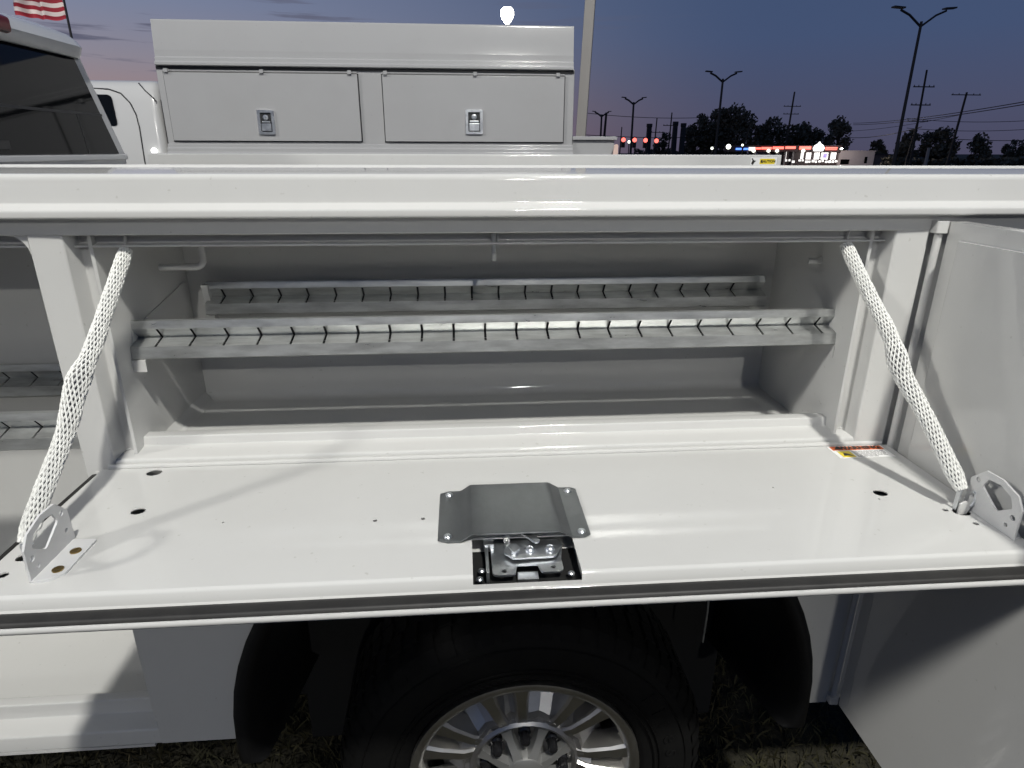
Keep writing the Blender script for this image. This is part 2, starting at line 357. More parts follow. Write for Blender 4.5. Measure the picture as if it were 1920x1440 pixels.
# bent white hook rods under the ceiling, striker pin on the header
def hook(x, xe, y):
    pts = [(xe, y, 1.575)]
    s = 1 if x > xe else -1
    pts += [(x - s * .014, y, 1.575)] + [(x - s * .014 + s * .014 * math.sin(a), y, 1.589 - .014 * math.cos(a)) for a in (.4, .8, 1.2)] + [(x, y, 1.592), (x, y, 1.69)]
    P(MB().tube(pts, .0062, 12), 'hook_rod')
hook(-.470, -.548, .165); hook(.735 - .028, .672, .165)
mb = MB(); mb.tube([(.052, .028, 1.652), (.052, .028, 1.603)], .0042, 10); mb.tube([(.0585, .026, 1.652), (.0585, .026, 1.625)], .0014, 6); P(mb, 'striker_pin', 'galv')

# ---- drop-down door (horizontal, hinged at the sill)
DZ = 1.2565; PL, PR, PF = -.628, .790, -.343
door = MB()
cx0, cx1, cyf = .004, .147, -.262
outline = [(PL, -.006), (PL, PF), (cx0, PF), (cx0, cyf), (cx1, cyf), (cx1, PF), (PR, PF), (PR, -.006)]
outline = [(PL, -.006), (PL, PF)] + [(cx0, PF), (cx0, cyf), (cx1, cyf), (cx1, PF)] + [(PR, PF), (PR, -.006)]
holes = [circ(-.534, -.024, .0125, 18, .9), circ(-.503, -.151, .0105, 18, .9), circ(.666, -.179, .0110, 18, .9), circ(-.139, -.203, .0035, 10), circ(-.068, -.203, .0035, 10),
         circ(.734, -.236, .0045, 10), circ(.752, -.276, .0045, 10), circ(-.363, -.192, .002, 8), circ(.500, -.150, .0018, 8), circ(.652, -.197, .0022, 8), circ(.755, -.243, .0135, 18, .8), circ(-.602, -.262, .009, 14), circ(-.603, -.300, .006, 12)]
V, F = plate(outline, holes, -.0018, lambda u, v, q: (u, v, DZ + q)); door.add(V, F)
# rounded front edge and bevel, split by the latch cut-out
fr = [(PF, DZ), (PF - .0035, DZ - .0012), (PF - .0055, DZ - .004), (PF - .0068, DZ - .018), (PF - .0082, DZ - .021), (PF - .012, DZ - .0222), (PF - .0375, DZ - .0222), (PF - .0385, DZ - .0190), (PF - .0400, DZ - .0178), (PF - .0425, DZ - .0182), (PF - .0435, DZ - .0200), (PF - .0435, DZ - .0240), (PF - .042, DZ - .0255)]
def strip(prof, a, b, mb):
    n = len(prof); mb.add([(a, *p) for p in prof] + [(b, *p) for p in prof], [(i, i + 1, n + i + 1, n + i) for i in range(n - 1)])
strip([(PF - .0062, DZ - .0115), fr[3]], cx0, cx1, door)
strip(fr[:4], PL, cx0, door); strip(fr[:4], cx1, PR, door); strip(fr[3:], PL - .022, PR + .012, door)
# sides of the pan, flanges and outer skin
for x, s in ((PL, -1), (PR, 1)):
    wd = .022 if s < 0 else .012
    door.add([(x, -.006, DZ), (x, PF, DZ), (x, PF - .006, DZ - .0222), (x, -.006, DZ - .0222), (x + s * wd, -.006, DZ - .0222), (x + s * wd, PF - .040, DZ - .0222), (x + s * wd, -.006, DZ - .0255), (x + s * wd, PF - .042, DZ - .0255)],
             [(0, 1, 2, 3), (3, 2, 5, 4), (4, 5, 7, 6)])
door.add([(PL - .022, -.004, DZ - .0262), (PR + .012, -.004, DZ - .0262), (PR + .012, PF - .042, DZ - .0262), (PL - .022, PF - .042, DZ - .0262)], [(0, 1, 2, 3)])
DOOR = P(door, 'drop_door', smooth=50)
# seals
def sealbar(p0, p1, r=.0105):
    p0, p1 = Vector(p0), Vector(p1); return MB().tube([p0, p0.lerp(p1, .33), p0.lerp(p1, .66), p1], r, 10).build('door_seal', 'rubber', DOOR)
zs = DZ - .0155
MB().ext(rp([(PF - .0128, DZ - .0222), (PF - .0132, DZ - .0165, .003), (PF - .020, DZ - .0150, .004), (PF - .034, DZ - .0155, .005), (PF - .0372, DZ - .0222)]), PL - .020, PR + .010, 'X').build('door_seal', 'rubber', DOOR); sealbar((PL - .012, -.01, zs), (PL - .012, PF - .03, zs), .0095); sealbar((PR + .0045, -.01, zs), (PR + .0045, PF - .03, zs), .0075)
# hinge along the sill
hg = MB(); hg.tube([(PL + .01, -.003, 1.2590), (PR - .01, -.003, 1.2590)], .0045, 10); hg.build('door_hinge', 'white', DOOR)
# latch cover plate, bent, with four rivets
def cz(u):
    for a, b, z0, z1 in ((-9, -.012, 0, 0), (-.012, .004, 0, .0105), (.004, .130, .0105, .0105), (.130, .147, .0105, 0), (.147, 9, 0, 0)):
        if a <= u <= b: return z0 + (z1 - z0) * (u - a) / (b - a)
us = [-.044, -.030, -.0135, -.010, -.004, .003, .006, .03, .06, .09, .12, .129, .133, .142, .1465, .150, .165, .174]
mb = MB(); n = len(us)
def yf(u): return -.129 if u < -.035 or u > .165 else -.128
V = []
for t in (0, .0022):
    for ed in (0, 1):
        for u in us:
            yy = (-.131 if ed == 0 else -.272)
            if u in (us[0], us[-1]): yy += (-.006 if ed == 0 else .006)
            V.append((u, yy, DZ + .0016 + cz(u) + t))
F = []
for i in range(n - 1):
    F += [(i, i + 1, n + i + 1, n + i), (2 * n + i, 3 * n + i, 3 * n + i + 1, 2 * n + i + 1), (i, 2 * n + i, 2 * n + i + 1, i + 1), (n + i, n + i + 1, 3 * n + i + 1, 3 * n + i)]
F += [(0, n, 3 * n, 2 * n), (n - 1, 3 * n - 1, 4 * n - 1, 2 * n - 1)]
CP = mb.add(V, F).build('latch_cover', 'plate', DOOR, smooth=25)
for u, v in ((-.030, -.143), (-.030, -.260), (.160, -.143), (.162, -.260)):
    MB().lathe([(.0062, .0), (.0060, .0015), (.0045, .0030), (.0022, .0030), (.0018, .0020), (.0001, .0020)], (u, v, DZ + .0038), 'Z', 14).build('rivet', 'zinc', DOOR)
# latch box and mechanism in the cut-out
mb = MB(); zb = DZ - .030
MB().box(cx0 - .006, cx0 - .0045, cyf - .006, PF - .004, zb, DZ - .002).build('latch_pocket', 'white', DOOR); MB().box(cx1 + .0045, cx1 + .006, cyf - .006, PF - .004, zb, DZ - .002).build('latch_pocket', 'white', DOOR)
LT = MB()
def tilt(u, v, q): return (u, v, DZ - .012 + q)
Vp, Fp = plate(rp([(.030, -.262), (.120, -.262), (.132, -.272, .006), (.126, -.305, .006), (.126, -.332, .008), (.096, -.332, .006), (.092, -.314, .004), (.064, -.314, .004), (.060, -.335, .006), (.030, -.335, .008)]), [circ(.046, -.327, .0035, 10), circ(.113, -.322, .0035, 10)], .0030, tilt)
LT.add(Vp, Fp)
Vp, Fp = plate(rp([(.050, -.268), (.126, -.266, .004), (.131, -.280, .006), (.118, -.306, .008), (.060, -.309, .004), (.048, -.296, .003)]), [], .0028, lambda u, v, q: (u, v, DZ - .0055 + q - (u - .09) * .02)); LT.add(Vp, Fp)
LT.box(.022, .026, -.335, -.262, DZ - .030, DZ - .004); LT.box(.064, .092, -.334, -.318, DZ - .024, DZ - .018)
LT.box(.020, .034, -.275, -.262, DZ - .010, DZ - .002)
LATCH = LT.build('rotary_latch', 'zinc', DOOR, bevel=.0008)
mb = MB(); V, F = plate(rp([(.074, -.262), (.082, -.248, .003), (.092, -.262, .003), (.100, -.282, .004), (.092, -.286, .003), (.082, -.272, .003)]), [circ(.084, -.259, .0030, 10)], .003, lambda u, v, q: (u, v, DZ + .0035 + q)); mb.add(V, F)
V, F = plate(rp([(.054, -.283, .003), (.066, -.279, .004), (.070, -.292, .003), (.064, -.300, .003), (.058, -.300, .002)]), [], .004, lambda u, v, q: (u, v, DZ - .0018 + q)); mb.add(V, F)
mb.build('latch_claw', 'zinc', DOOR, bevel=.0006)
for u, v in ((.084, -.291), (.112, -.290)):
    MB().lathe([(.0075, 0), (.0070, .003), (.0045, .0048), (.0038, .0036), (.0001, .0036)], (u, v, DZ - .003), 'Z', 16).build('latch_rivet', 'zinc', DOOR)
for u, v in ((.013, -.334), (.136, -.330), (.016, -.316)):
    MB().lathe([(.0050, 0), (.0048, .002), (.003, .0035), (.0001, .0035)], (u, v, DZ - .016), 'Z', 10).build('latch_screw', 'zinc', DOOR)
mb = MB(); mb.tube([(.053 + .004 * math.cos(a), -.272 + .0022 * (a / 6.28), DZ + .001 + .004 * math.sin(a)) for a in [i * .5 for i in range(60)]], .0007, 5)
mb.build('latch_spring', 'galv', DOOR)
mb = MB(); mb.box(cx0 - .004, cx1 + .004, cyf + .004, PF - .003, DZ - .0258, DZ - .0250); mb.build('latch_cavity_shade', 'dark', DOOR)  # dark sheet standing in for the shade inside the latch cut-out
# strap brackets
def bracket(xp, s, flange):
    mb = MB(); z0 = DZ + .001
    out2 = [(-.320, z0), (-.324, z0 + .048), (-.314, z0 + .066), (-.285, z0 + .0765), (-.255, z0 + .0755), (-.230, z0 + .052), (-.221, z0 + .002), (-.223, z0)]
    big = rp([(-.309, z0 + .043, .004), (-.303, z0 + .059, .004), (-.283, z0 + .067, .005), (-.261, z0 + .064, .005), (-.252, z0 + .048, .005), (-.283, z0 + .024, .006)], 3)
    hs = [big, circ(-.312, z0 + .030, .0044, 12), circ(-.2435, z0 + .0545, .0042, 12), circ(-.303, z0 + .013, .0034, 10), circ(-.238, z0 + .024, .0034, 10)]
    V, F = plate(out2, hs, .0032, lambda u, v, q: (xp + s * q + s * -.10 * (v - z0), u, v)); mb.add(V, F)
    fl = rp([(0, -.322), (.020, -.318, .010), (.033, -.305, .006), (.033, -.228, .003), (0, -.226)])
    V, F = plate([(a, b) for a, b in fl], [], .0032, lambda u, v, q: (xp + flange * u, v, z0 - .001 + q)); mb.add(V, F)
    mb.build('strap_bracket', 'bracket', DOOR, smooth=30, bevel=.0007)
    for yy in (-.298, -.257):
        c = (xp + flange * .020, yy, z0 + .0022)
        MB().lathe([(.0072, 0), (.0070, .0016), (.0048, .0022), (.0030, .0012), (.0001, .0012)], c, 'Z', 14).build('bracket_screw', 'brass', DOOR)
bracket(-.556, -1, 1); bracket(.773, 1, .6)
# warning sticker
SX, SY = .672, .0
st = MB(); V, F = plate([(.670, -.0085), (.775, -.0085), (.775, -.056), (.670, -.056)], [], .0004, lambda u, v, q: (u, v, DZ + .0003 + q)); STK = st.add(V, F).build('warning_sticker', 'stk_w', DOOR, smooth=0)
zst = DZ + .0012
MB().box(.674, .772, -.0260, -.0105, zst - .0004, zst).build('sticker_band', 'stk_o', DOOR)
text('sticker_lettering', 'WARNING', .0165, 'ink', DOOR, frame((.728, -.0185, zst + .0003), (1, 0, 0), (0, 1, 0)), bold=.0006)
V, F = plate([(.678, -.023), (.686, -.0125), (.694, -.023)], [], .0003, lambda u, v, q: (u, v, zst + .0002 + q)); MB().add(V, F).build('sticker_symbol', 'ink', DOOR)
MB().box(.678, .702, -.0535, -.0300, zst - .0004, zst).build('sticker_symbol', 'stk_y', DOOR)
V, F = plate([(.682, -.048), (.686, -.037), (.693, -.041), (.699, -.050), (.689, -.0475)], [], .0003, lambda u, v, q: (u, v, zst + .0002 + q)); MB().add(V, F).build('sticker_symbol', 'ink', DOOR)
mb = MB(); rs = random.Random(2)
for i in range(6):
    x = .706; yy = -.030 - i * .0042
    while x < .764 - (i == 5) * .02:
        wl = rs.uniform(.003, .010); mb.box(x, min(x + wl, .769), yy - .0022, yy, zst - .0006, zst - .0002); x += wl + .0015
mb.build('sticker_small_print', 'inkg', DOOR, smooth=0)

# ---- straps: cable inside a white expandable braid
def strap(top_, bot, bulge, seed, name='door_strap'):
    rs = random.Random(seed); top_, bot = Vector(top_), Vector(bot); n = 150
    ax = (bot - top_).normalized(); sx = ax.cross(Vector((0, 0, 1))).normalized(); sy = ax.cross(sx)
    ph = [rs.uniform(0, 6.28) for _ in range(4)]
    cpts, rad = [], []
    for i in range(n):
        t = i / (n - 1); e = math.sin(math.pi * t)
        wob = .0022 * math.sin(t * 19 + ph[0]) * math.exp(-((t - .47) / .16) ** 2) + .002 * math.sin(t * 9 + ph[1]) * e
        c = top_.lerp(bot, t) + sx * (wob - bulge * e) + sy * (.004 * math.sin(t * 12 + ph[2]) * math.exp(-((t - .47) / .2) ** 2) + .002 * e)
        r = .0098 + .0040 * math.exp(-((t - .52) / .10) ** 2) + .0014 * t + .0010 * math.sin(t * 43 + ph[3]) * math.exp(-((t - .48) / .16) ** 2) - .002 * math.exp(-t / .02)
        r *= 1 - .35 * max(0, (t - .95) / .05)
        cpts.append(c); rad.append(r)
    core = MB().tube(cpts, [r * .62 for r in rad], 10).build(name, 'cable', T)
    NS = 15; turns = 1.9; mb = MB()
    for d in (1, -1):
        for q in range(NS):
            pth = []
            for i in range(n):
                t = i / (n - 1)
                # expandable braid: strands bunch in pairs and leave long diamond meshes
                a = d * (2 * math.pi * turns * t) + 2 * math.pi * q / NS
                w_ = .0006 * math.sin(d * 1.57 + math.pi * (2 * NS * turns * t + q))
                pth.append(cpts[i] + (sx * math.cos(a) + sy * math.sin(a)) * (rad[i] + w_))
            mb.tube(pth, .0013, 4, cap=False)
    mb.build('braid_sleeve', 'strap', core, smooth=80)
    return core, cpts
s1, c1 = strap((-.533, .030, 1.626), (-.590, -.268, 1.283), .0, 5)
s2, c2 = strap((.660, .030, 1.626), (.752, -.236, 1.291), .0, 9)
def rod(name, pts, r, mname, par): return MB().tube(pts, r, 8).build(name, mname, par)
rod('strap_hook', [(-.530, .030, 1.650), (-.533, .030, 1.630), (-.534, .027, 1.618)], .0022, 'white', s1); rod('strap_hook', [(.664, .030, 1.650), (.661, .030, 1.630), (.660, .027, 1.618)], .0022, 'white', s2)
# clevis at the right foot, ring at the left foot
mb = MB(); mb.box(.7490, .7520, -.2385, -.2305, 1.2560, 1.2960); mb.tube([(.7505 + .012, -.236, 1.254), (.764, -.240, 1.262), (.769, -.243, 1.268), (.7725, -.243, 1.280), (.7715, -.241, 1.288), (.768, -.239, 1.288)], .0026, 8)
mb.build('strap_clevis', 'zinc', s2, bevel=.0006)
mb = MB(); V, F = plate(rp([(.749, 1.252), (.749, 1.270, .003), (.760, 1.276, .004), (.766, 1.262, .004), (.763, 1.252)]), [], .003, lambda u, v, q: (u, -.244 + q, v)); mb.add(V, F).build('strap_tab', 'white', s2)
mb = MB(); mb.box(-.5885, -.5845, -.280, -.272, 1.2545, 1.288); mb.tube([(-.588, -.270, 1.285), (-.582, -.272, 1.290), (-.576, -.274, 1.284)], .0024, 8); mb.build('strap_clevis', 'zinc', s1, bevel=.0006)

# ---- right-hand vertical door, swung open square to the body
dr = MB(); DY = -.62
dr.ext(rp([(.8085, -.012, .003), (.8085, DY, .003), (.838, DY, .003), (.838, -.012, .003)]), .6235, 1.667, 'Z')
SD = P(dr, 'side_door', smooth=40)
mb = MB(); mb.ext(rp([(.799, -.052, .006), (.799, DY + .04, .006), (.8088, DY + .034, .002), (.8088, -.043, .004)]), .662, 1.640, 'Z'); mb.build('door_pan', 'white', SD)
mb = MB(); mb.box(.8055, .8088, DY + .016, DY + .030, .64, 1.652); mb.build('door_seal', 'rubber', SD)
mb = MB(); mb.tube([(.798, -.006, .640), (.798, -.006, 1.655)], .0062, 12); mb.build('door_hinge', 'white', SD)
for z in (.636, 1.658):
    mb = MB(); mb.ext(rp([(.786, -.016, .003), (.803, -.018, .004), (.812, -.010, .003), (.806, .004, .002), (.786, .004, .002)]), z - .010, z + .010, 'Z'); mb.build('hinge_end', 'white', SD, bevel=.001)

# ---- left-hand vertical door, swung open beyond the frame
ld = MB(); ld.ext(rp([(-1.352, -.012, .003), (-1.352, -.60, .003), (-1.380, -.60, .003), (-1.380, -.012, .003)]), .6235, 1.667, 'Z'); LD = P(ld, 'side_door', smooth=40)
MB().ext(rp([(-1.342, -.052, .006), (-1.342, -.56, .006), (-1.3518, -.566, .002), (-1.3518, -.043, .004)]), .662, 1.640, 'Z').build('door_pan', 'white', LD)
MB().tube([(-1.344, -.006, .640), (-1.344, -.006, 1.655)], .0062, 12).build('door_hinge', 'white', LD)

# ---- left vertical compartment (open), lower side panels and rear end
P(MB().box(X0, -.662, .346, .350, .640, 1.70), 'compartment_back')
P(MB().ext(rp([(.34, .646), (.072, .646, .004), (.069, .694, .004), (.045, .695, .004), (.043, .662, .004), (.004, .652, .006), (.0, .618, .003), (.01, .616), (.34, .616)]), X0, -.645, 'X'), 'lower_sill')
P(MB().box(X0 - .004, X0, .0, .42, .62, 1.72), 'side_wall')
P(MB().box(-.662, -.658, .022, .346, .655, 1.249), 'side_wall')
mb = MB(); mb.ext(rp([(X0, 1.653), (X0, 1.60), (-.70, 1.653)]), .0015, .02, 'Y')
mb = MB(); mb.ext([(-.6615, 1.6515)] + [(-.662 - .03 + .03 * math.sin(a), 1.622 + .03 * math.cos(a)) for a in [i * math.pi / 16 for i in range(8, -1, -1)]][::-1], .004, .022, 'Y'); P(mb, 'corner_gusset')
ra = rail('shelf_rail', .082, 1.327, X0 + .01, -.668, [-1.30 + .0576 * i for i in range(11)], 1.0); rb = rail('shelf_rail', .306, 1.348, X0 + .01, -.668, [-1.32 + .0576 * i for i in range(12)], 1.0)
for rr, (y, z) in ((ra, (.082, 1.327)), (rb, (.306, 1.348))): MB().box(X0 + .012, -.669, y + .0245, y + .026, z - .046, z - .016).build('slot_shade_sheet', 'slot', rr)  # same added dark sheets behind the left rails' slots
# panel between the left compartment and the wheel arch, arch panel, panel right of the arch
WX, WZ, AR = .125, .425, .612
AZ = .63
def archpoly(n=28):
    # outer rectangle minus the arch (open at the bottom); a single loop
    zb = .618; a0 = 0
    arc = [(WX - AR, zb)] + [(WX - AR * math.cos(a), AZ + AR * math.sin(a)) for a in [math.pi * i / n for i in range(n + 1)]] + [(WX + AR, zb)]
    return [(-.6455, zb), *arc, (.7885, zb), (.7885, 1.2495), (-.6455, 1.2495)]
V, F = plate(archpoly(), [], .006, lambda u, v, q: (u, q, v)); P(MB().add(V, F), 'fender_panel', smooth=30)
P(MB().box(X0, -.66, -.0005 + .001, .02, .40 + .21, .617), 'rocker_edge')
P(MB().box(.789, X1, .012, .36, .62, 1.655), 'rear_pack')
P(MB().box(X0 + .01, X1 - .01, .36, .42, .62, 1.715), 'bed_side')
# black plastic arch liner with rolled flare
mb = MB(); n = 30; V = []
secs = [(AR - .002, -.003), (AR + .003, -.014), (AR - .006, -.024), (AR - .018, -.026), (AR - .028, -.014), (AR - .036, .10), (AR - .046, .40)]
angs = [(0, -.075), (0, -.055)] + [(math.pi * i / n, 0) for i in range(n + 1)] + [(math.pi, -.055), (math.pi, -.075)]
for i, (a, dz) in enumerate(angs):
    for r_, y_ in secs:
        tuck = .02 * (1 if abs(dz) > .07 else 0)
        V.append((WX - (r_ - tuck) * math.cos(a), y_ + tuck, AZ + dz - .25 * max(0, y_) * (dz < 0) + r_ * math.sin(a)))
K = len(secs); F = [(i * K + j, i * K + j + 1, (i + 1) * K + j + 1, (i + 1) * K + j) for i in range(len(angs) - 1) for j in range(K - 1)]
P(mb.add(V, F), 'wheel_arch_liner', 'liner', smooth=60)
P(MB().box(-.47, .72, .40, .41, .16, 1.24), 'arch_dark_panel', 'dark')  # black panel carried low to keep lit ground out of the arch
mb = MB(); mb.tube([(.585, .22, .80), (.590, .22, .70), (.588, .22, .60)], .0025, 6); P(mb, 'brake_line', 'galv')
# frame rail and axle
mb = MB(); mb.box(X0 - 1.6, X1, .55, .63, .50, .68); mb.box(X0 - 1.6, X1, 1.35, 1.43, .50, .68); P(mb, 'chassis_rail', 'dark')
P(MB().tube([(WX, .2, WZ), (WX, 1.8, WZ)], .06, 12), 'axle', 'dark')
P(MB().box(-1.5, -.42, .44, 1.3, .26, .72), 'fuel_tank', 'dark', bevel=.04); P(MB().box(.60, 1.40, .75, 1.5, .36, .70), 'spare_carrier', 'dark', bevel=.04)  # tank and spare boxes, put in to cover the lit ground beneath
# bed floor, far side pack, bulkhead, tail
P(MB().box(X0, X1, .42, 1.55, .86, .88), 'bed_floor')
fp = rp([(1.95, 1.62), (1.95, 1.757, .006), (1.956, 1.7615, .004), (2.33, 1.758, .01), (2.35, .62), (1.56, .62), (1.56, 1.60)])
P(MB().ext(rp([(1.945, .62), (1.945, 1.7615, .008), (2.33, 1.757, .01), (2.33, .62)]), X0 + .02, 1.462, 'X'), 'far_side_pack')
bt = at(240, 300, X=-1.335)
P(MB().ext(rp([(-1.395, 1.737, .002), (-1.395, 1.7575, .003), (-1.335, 1.7575, .004), (-1.335, 1.7385, .003)]), .43, 1.80, 'Y'), 'bulkhead_rail', 'cabpaint')
P(MB().box(-1.39, -1.35, .44, 1.79, .88, 1.737), 'bulkhead')
# caution sticker on the far pack
sy = 1.9435
P(MB().box(1.318, 1.442, sy - .0004, sy, 1.702, 1.7505), 'caution_sticker', 'stk_w', smooth=0)
P(MB().box(1.362, 1.432, sy - .0010, sy - .0006, 1.722, 1.7450), 'sticker_band', 'stk_y', smooth=0)
text('sticker_lettering', 'CAUTION', .0155, 'ink', T, frame((1.400, sy - .0014, 1.7335), (1, 0, 0), (0, 0, 1)), bold=.0005)
V, F = plate([(1.365, 1.727), (1.371, 1.741), (1.377, 1.727)], [], .0003, lambda u, v, q: (u, sy - .0014 + q, v)); P(MB().add(V, F), 'sticker_symbol', 'ink')
V, F = plate([(1.322, 1.745), (1.327, 1.737), (1.322, 1.725), (1.330, 1.717), (1.336, 1.728), (1.344, 1.736), (1.333, 1.738), (1.326, 1.747)], [], .0003, lambda u, v, q: (u, sy - .0012 + q, v)); P(MB().add(V, F), 'sticker_symbol', 'ink')

# ---- rear wheel
def wheel(parent, cx, cy, cz_, s=-1, detail=True):
    """s = -1: outer face towards -Y"""
    wy = lambda d: cy + s * d      # d = outward
    W = MB(); prof = [(.262, -.02), (.275, .0), (.300, .008), (.345, .014), (.385, .010), (.405, -.004), (.416, -.022), (.420, -.05), (.421, -.12), (.420, -.20), (.412, -.235), (.39, -.255), (.30, -.262), (.262, -.24)]
    W.lathe([(r, s * a) for r, a in prof], (cx, cy, cz_), 'Y', 72)
    ty = W.build('wheel', 'tyre', parent, smooth=50)
    tb = MB()
    for i in range(60):
        a = 2 * math.pi * i / 60
        for d0, d1, off in ((-.050, -.105, 0), (-.112, -.165, .5), (-.172, -.222, 0)):
            aa = a + off * math.pi / 60; V = []
            for rr in (.4195, .428):
                for dd in (d0, d1):
                    for da in (-.036, .036): V.append((cx + rr * math.sin(aa + da), wy(dd), cz_ + rr * math.cos(aa + da)))
            tb.add(V, [(0, 1, 3, 2), (4, 6, 7, 5), (0, 4, 5, 1), (2, 3, 7, 6), (0, 2, 6, 4), (1, 5, 7, 3)])
        for rr0, rr1 in ((.398, .424),):   # shoulder lugs
            V = []
            for rr, dd in ((.392, .007), (.414, -.016), (.426, -.05)):
                for da in (-.030, .030): V.append((cx + rr * math.sin(a + da), wy(dd + .004), cz_ + rr * math.cos(a + da)))
            tb.add(V, [(0, 1, 3, 2), (2, 3, 5, 4)])
    tb.build('tread', 'tyre', ty, smooth=0)
    sb = MB()
    for rr in (.300, .312, .372): sb.lathe([(rr - .002, s * .012), (rr, s * .0165), (rr + .002, s * .012)], (cx, cy, cz_), 'Y', 72)
    sb.build('sidewall_rib', 'tyre', ty)
    rm = MB(); rm.lathe([(r, s * a) for r, a in [(.262, -.02), (.267, -.004), (.266, .006), (.258, .008), (.247, .004), (.240, -.006), (.234, -.03), (.226, -.09), (.222, -.20)]], (cx, cy, cz_), 'Y', 72)
    rm.build('rim', 'alloy', ty, smooth=40)
    MB().lathe([(.001, s * -.16), (.215, s * -.16), (.215, s * -.19)], (cx, cy, cz_), 'Y', 32).build('brake_disc', 'dark', ty)
    # seven paired spokes
    for k in range(7):
        base = R(360 / 7 * k - 12)
        for side in (-1, 1):
            sp = MB(); aa = base + side * R(9.5)
            def pt(r, t, d):   # t tangential, d outward
                return (cx + r * math.sin(aa) + t * math.cos(aa), wy(d), cz_ + r * math.cos(aa) - t * math.sin(aa))
            V = []
            for r, wdt, d in ((.112, .016, -.030), (.150, .0135, -.016), (.205, .0155, -.009), (.243, .022, -.005)):
                V += [pt(r, -wdt - .007, d - .05), pt(r, -wdt, d - .006), pt(r, -wdt * .7, d), pt(r, wdt * .7, d), pt(r, wdt, d - .006), pt(r, wdt + .007, d - .05)]
            F = [(i * 6 + j, i * 6 + j + 1, (i + 1) * 6 + j + 1, (i + 1) * 6 + j) for i in range(3) for j in range(5)] + [(0, 1, 2, 3, 4, 5)]
            sp.add(V, F).build('spoke', 'alloy', ty, smooth=20)
        # sunk facet between the two spokes of a pair
        for fb_, hh, rr0 in ((base, 8.5, .160), (base + R(180 / 7), 16.2, .140)):
          fc = MB(); V = []
          for r, d, h in ((.118, -.028, R(hh)), (rr0, -.018, R(hh)), (rr0 + .006, -.030, R(hh)), (.196, -.072, R(hh))):
            for q in (-1, 0, 1): V.append((cx + r * math.sin(fb_ + q * h), wy(d - (.012 if q == 0 else 0)), cz_ + r * math.cos(fb_ + q * h)))
          fc.add(V, [(i * 3 + j, i * 3 + j + 1, i * 3 + j + 4, i * 3 + j + 3) for i in range(3) for j in range(2)]).build('spoke_pocket', 'alloyd', ty, smooth=10)
    hb = MB(); hb.lathe([(r, s * a) for r, a in [(.128, -.06), (.127, -.026), (.120, -.020), (.113, -.024), (.110, -.046), (.03, -.046)]], (cx, cy, cz_), 'Y', 48); hb.build('hub', 'alloyd', ty)
    cp = MB(); cp.lathe([(r, s * a) for r, a in [(.052, -.046), (.050, -.012), (.044, .004), (.030, .010), (.001, .011)]], (cx, cy, cz_), 'Y', 32)
    for k in range(8):
        a = R(45 * k + 22.5)
        def pc(r, t, d): return (cx + r * math.sin(a) + t * math.cos(a), wy(d), cz_ + r * math.cos(a) - t * math.sin(a))
        V = []
        for r, wd, d in ((.030, .014, .006), (.060, .0095, -.004), (.090, .0085, -.016), (.112, .0125, -.022)):
            V += [pc(r, -wd - .003, d - .02), pc(r, -wd, d), pc(r, wd, d), pc(r, wd + .003, d - .02)]
        cp.add(V, [(i * 4 + j, i * 4 + j + 1, (i + 1) * 4 + j + 1, (i + 1) * 4 + j) for i in range(3) for j in range(3)] + [(12, 13, 14, 15)])
    cp.build('hub_cap', 'silver', ty, smooth=30)
    for k in range(8):
        a = R(45 * k); c = (cx + .090 * math.sin(a), cy, cz_ + .090 * math.cos(a))
        MB().lathe([(.0140, s * -.044), (.0150, s * -.030), (.0115, s * -.026), (.0115, s * -.004), (.0100, s * .0), (.0065, s * .0015), (.0001, s * .0018)], c, 'Y', 12).build('lug_nut', 'lug', ty, smooth=25)
    return ty
W1 = wheel(T, WX - .008, .030, WZ, -1)
def copy_tree(o_, parent, off, mir=False):
    c = o_.copy(); col.objects.link(c); c.parent = parent; c.matrix_parent_inverse = o_.matrix_parent_inverse.copy() if parent is None else Matrix.Translation(Vector(off))
    if mir: c.matrix_parent_inverse = c.matrix_parent_inverse @ Matrix.Diagonal((1, -1, 1, 1))
    for ch in o_.children:
        cc = ch.copy(); col.objects.link(cc); cc.parent = c; cc.matrix_parent_inverse = Matrix.Identity(4)
    return c
tl = Vector(T.location)
copy_tree(W1, T, -tl + Vector((0, 2.30, 0)), True)     # far rear wheel
copy_tree(W1, T, -tl + Vector((-3.9, 0, 0))); copy_tree(W1, T, -tl + Vector((-3.9, 2.30, 0)), True)
# raised tyre lettering on the outer wall
for i, ch in enumerate('Firestone'):
    a = R(52 + i * 7.4); c = Vector((WX - .008 + .343 * math.sin(a), .030 - .0148, WZ + .343 * math.cos(a)))
    rad = Vector((math.sin(a), 0, math.cos(a))); tan = Vector((math.cos(a), 0, -math.sin(a)))
    text('tyre_lettering', ch, .052, 'tyre', W1, frame(c, tan, rad), ext=.0008)

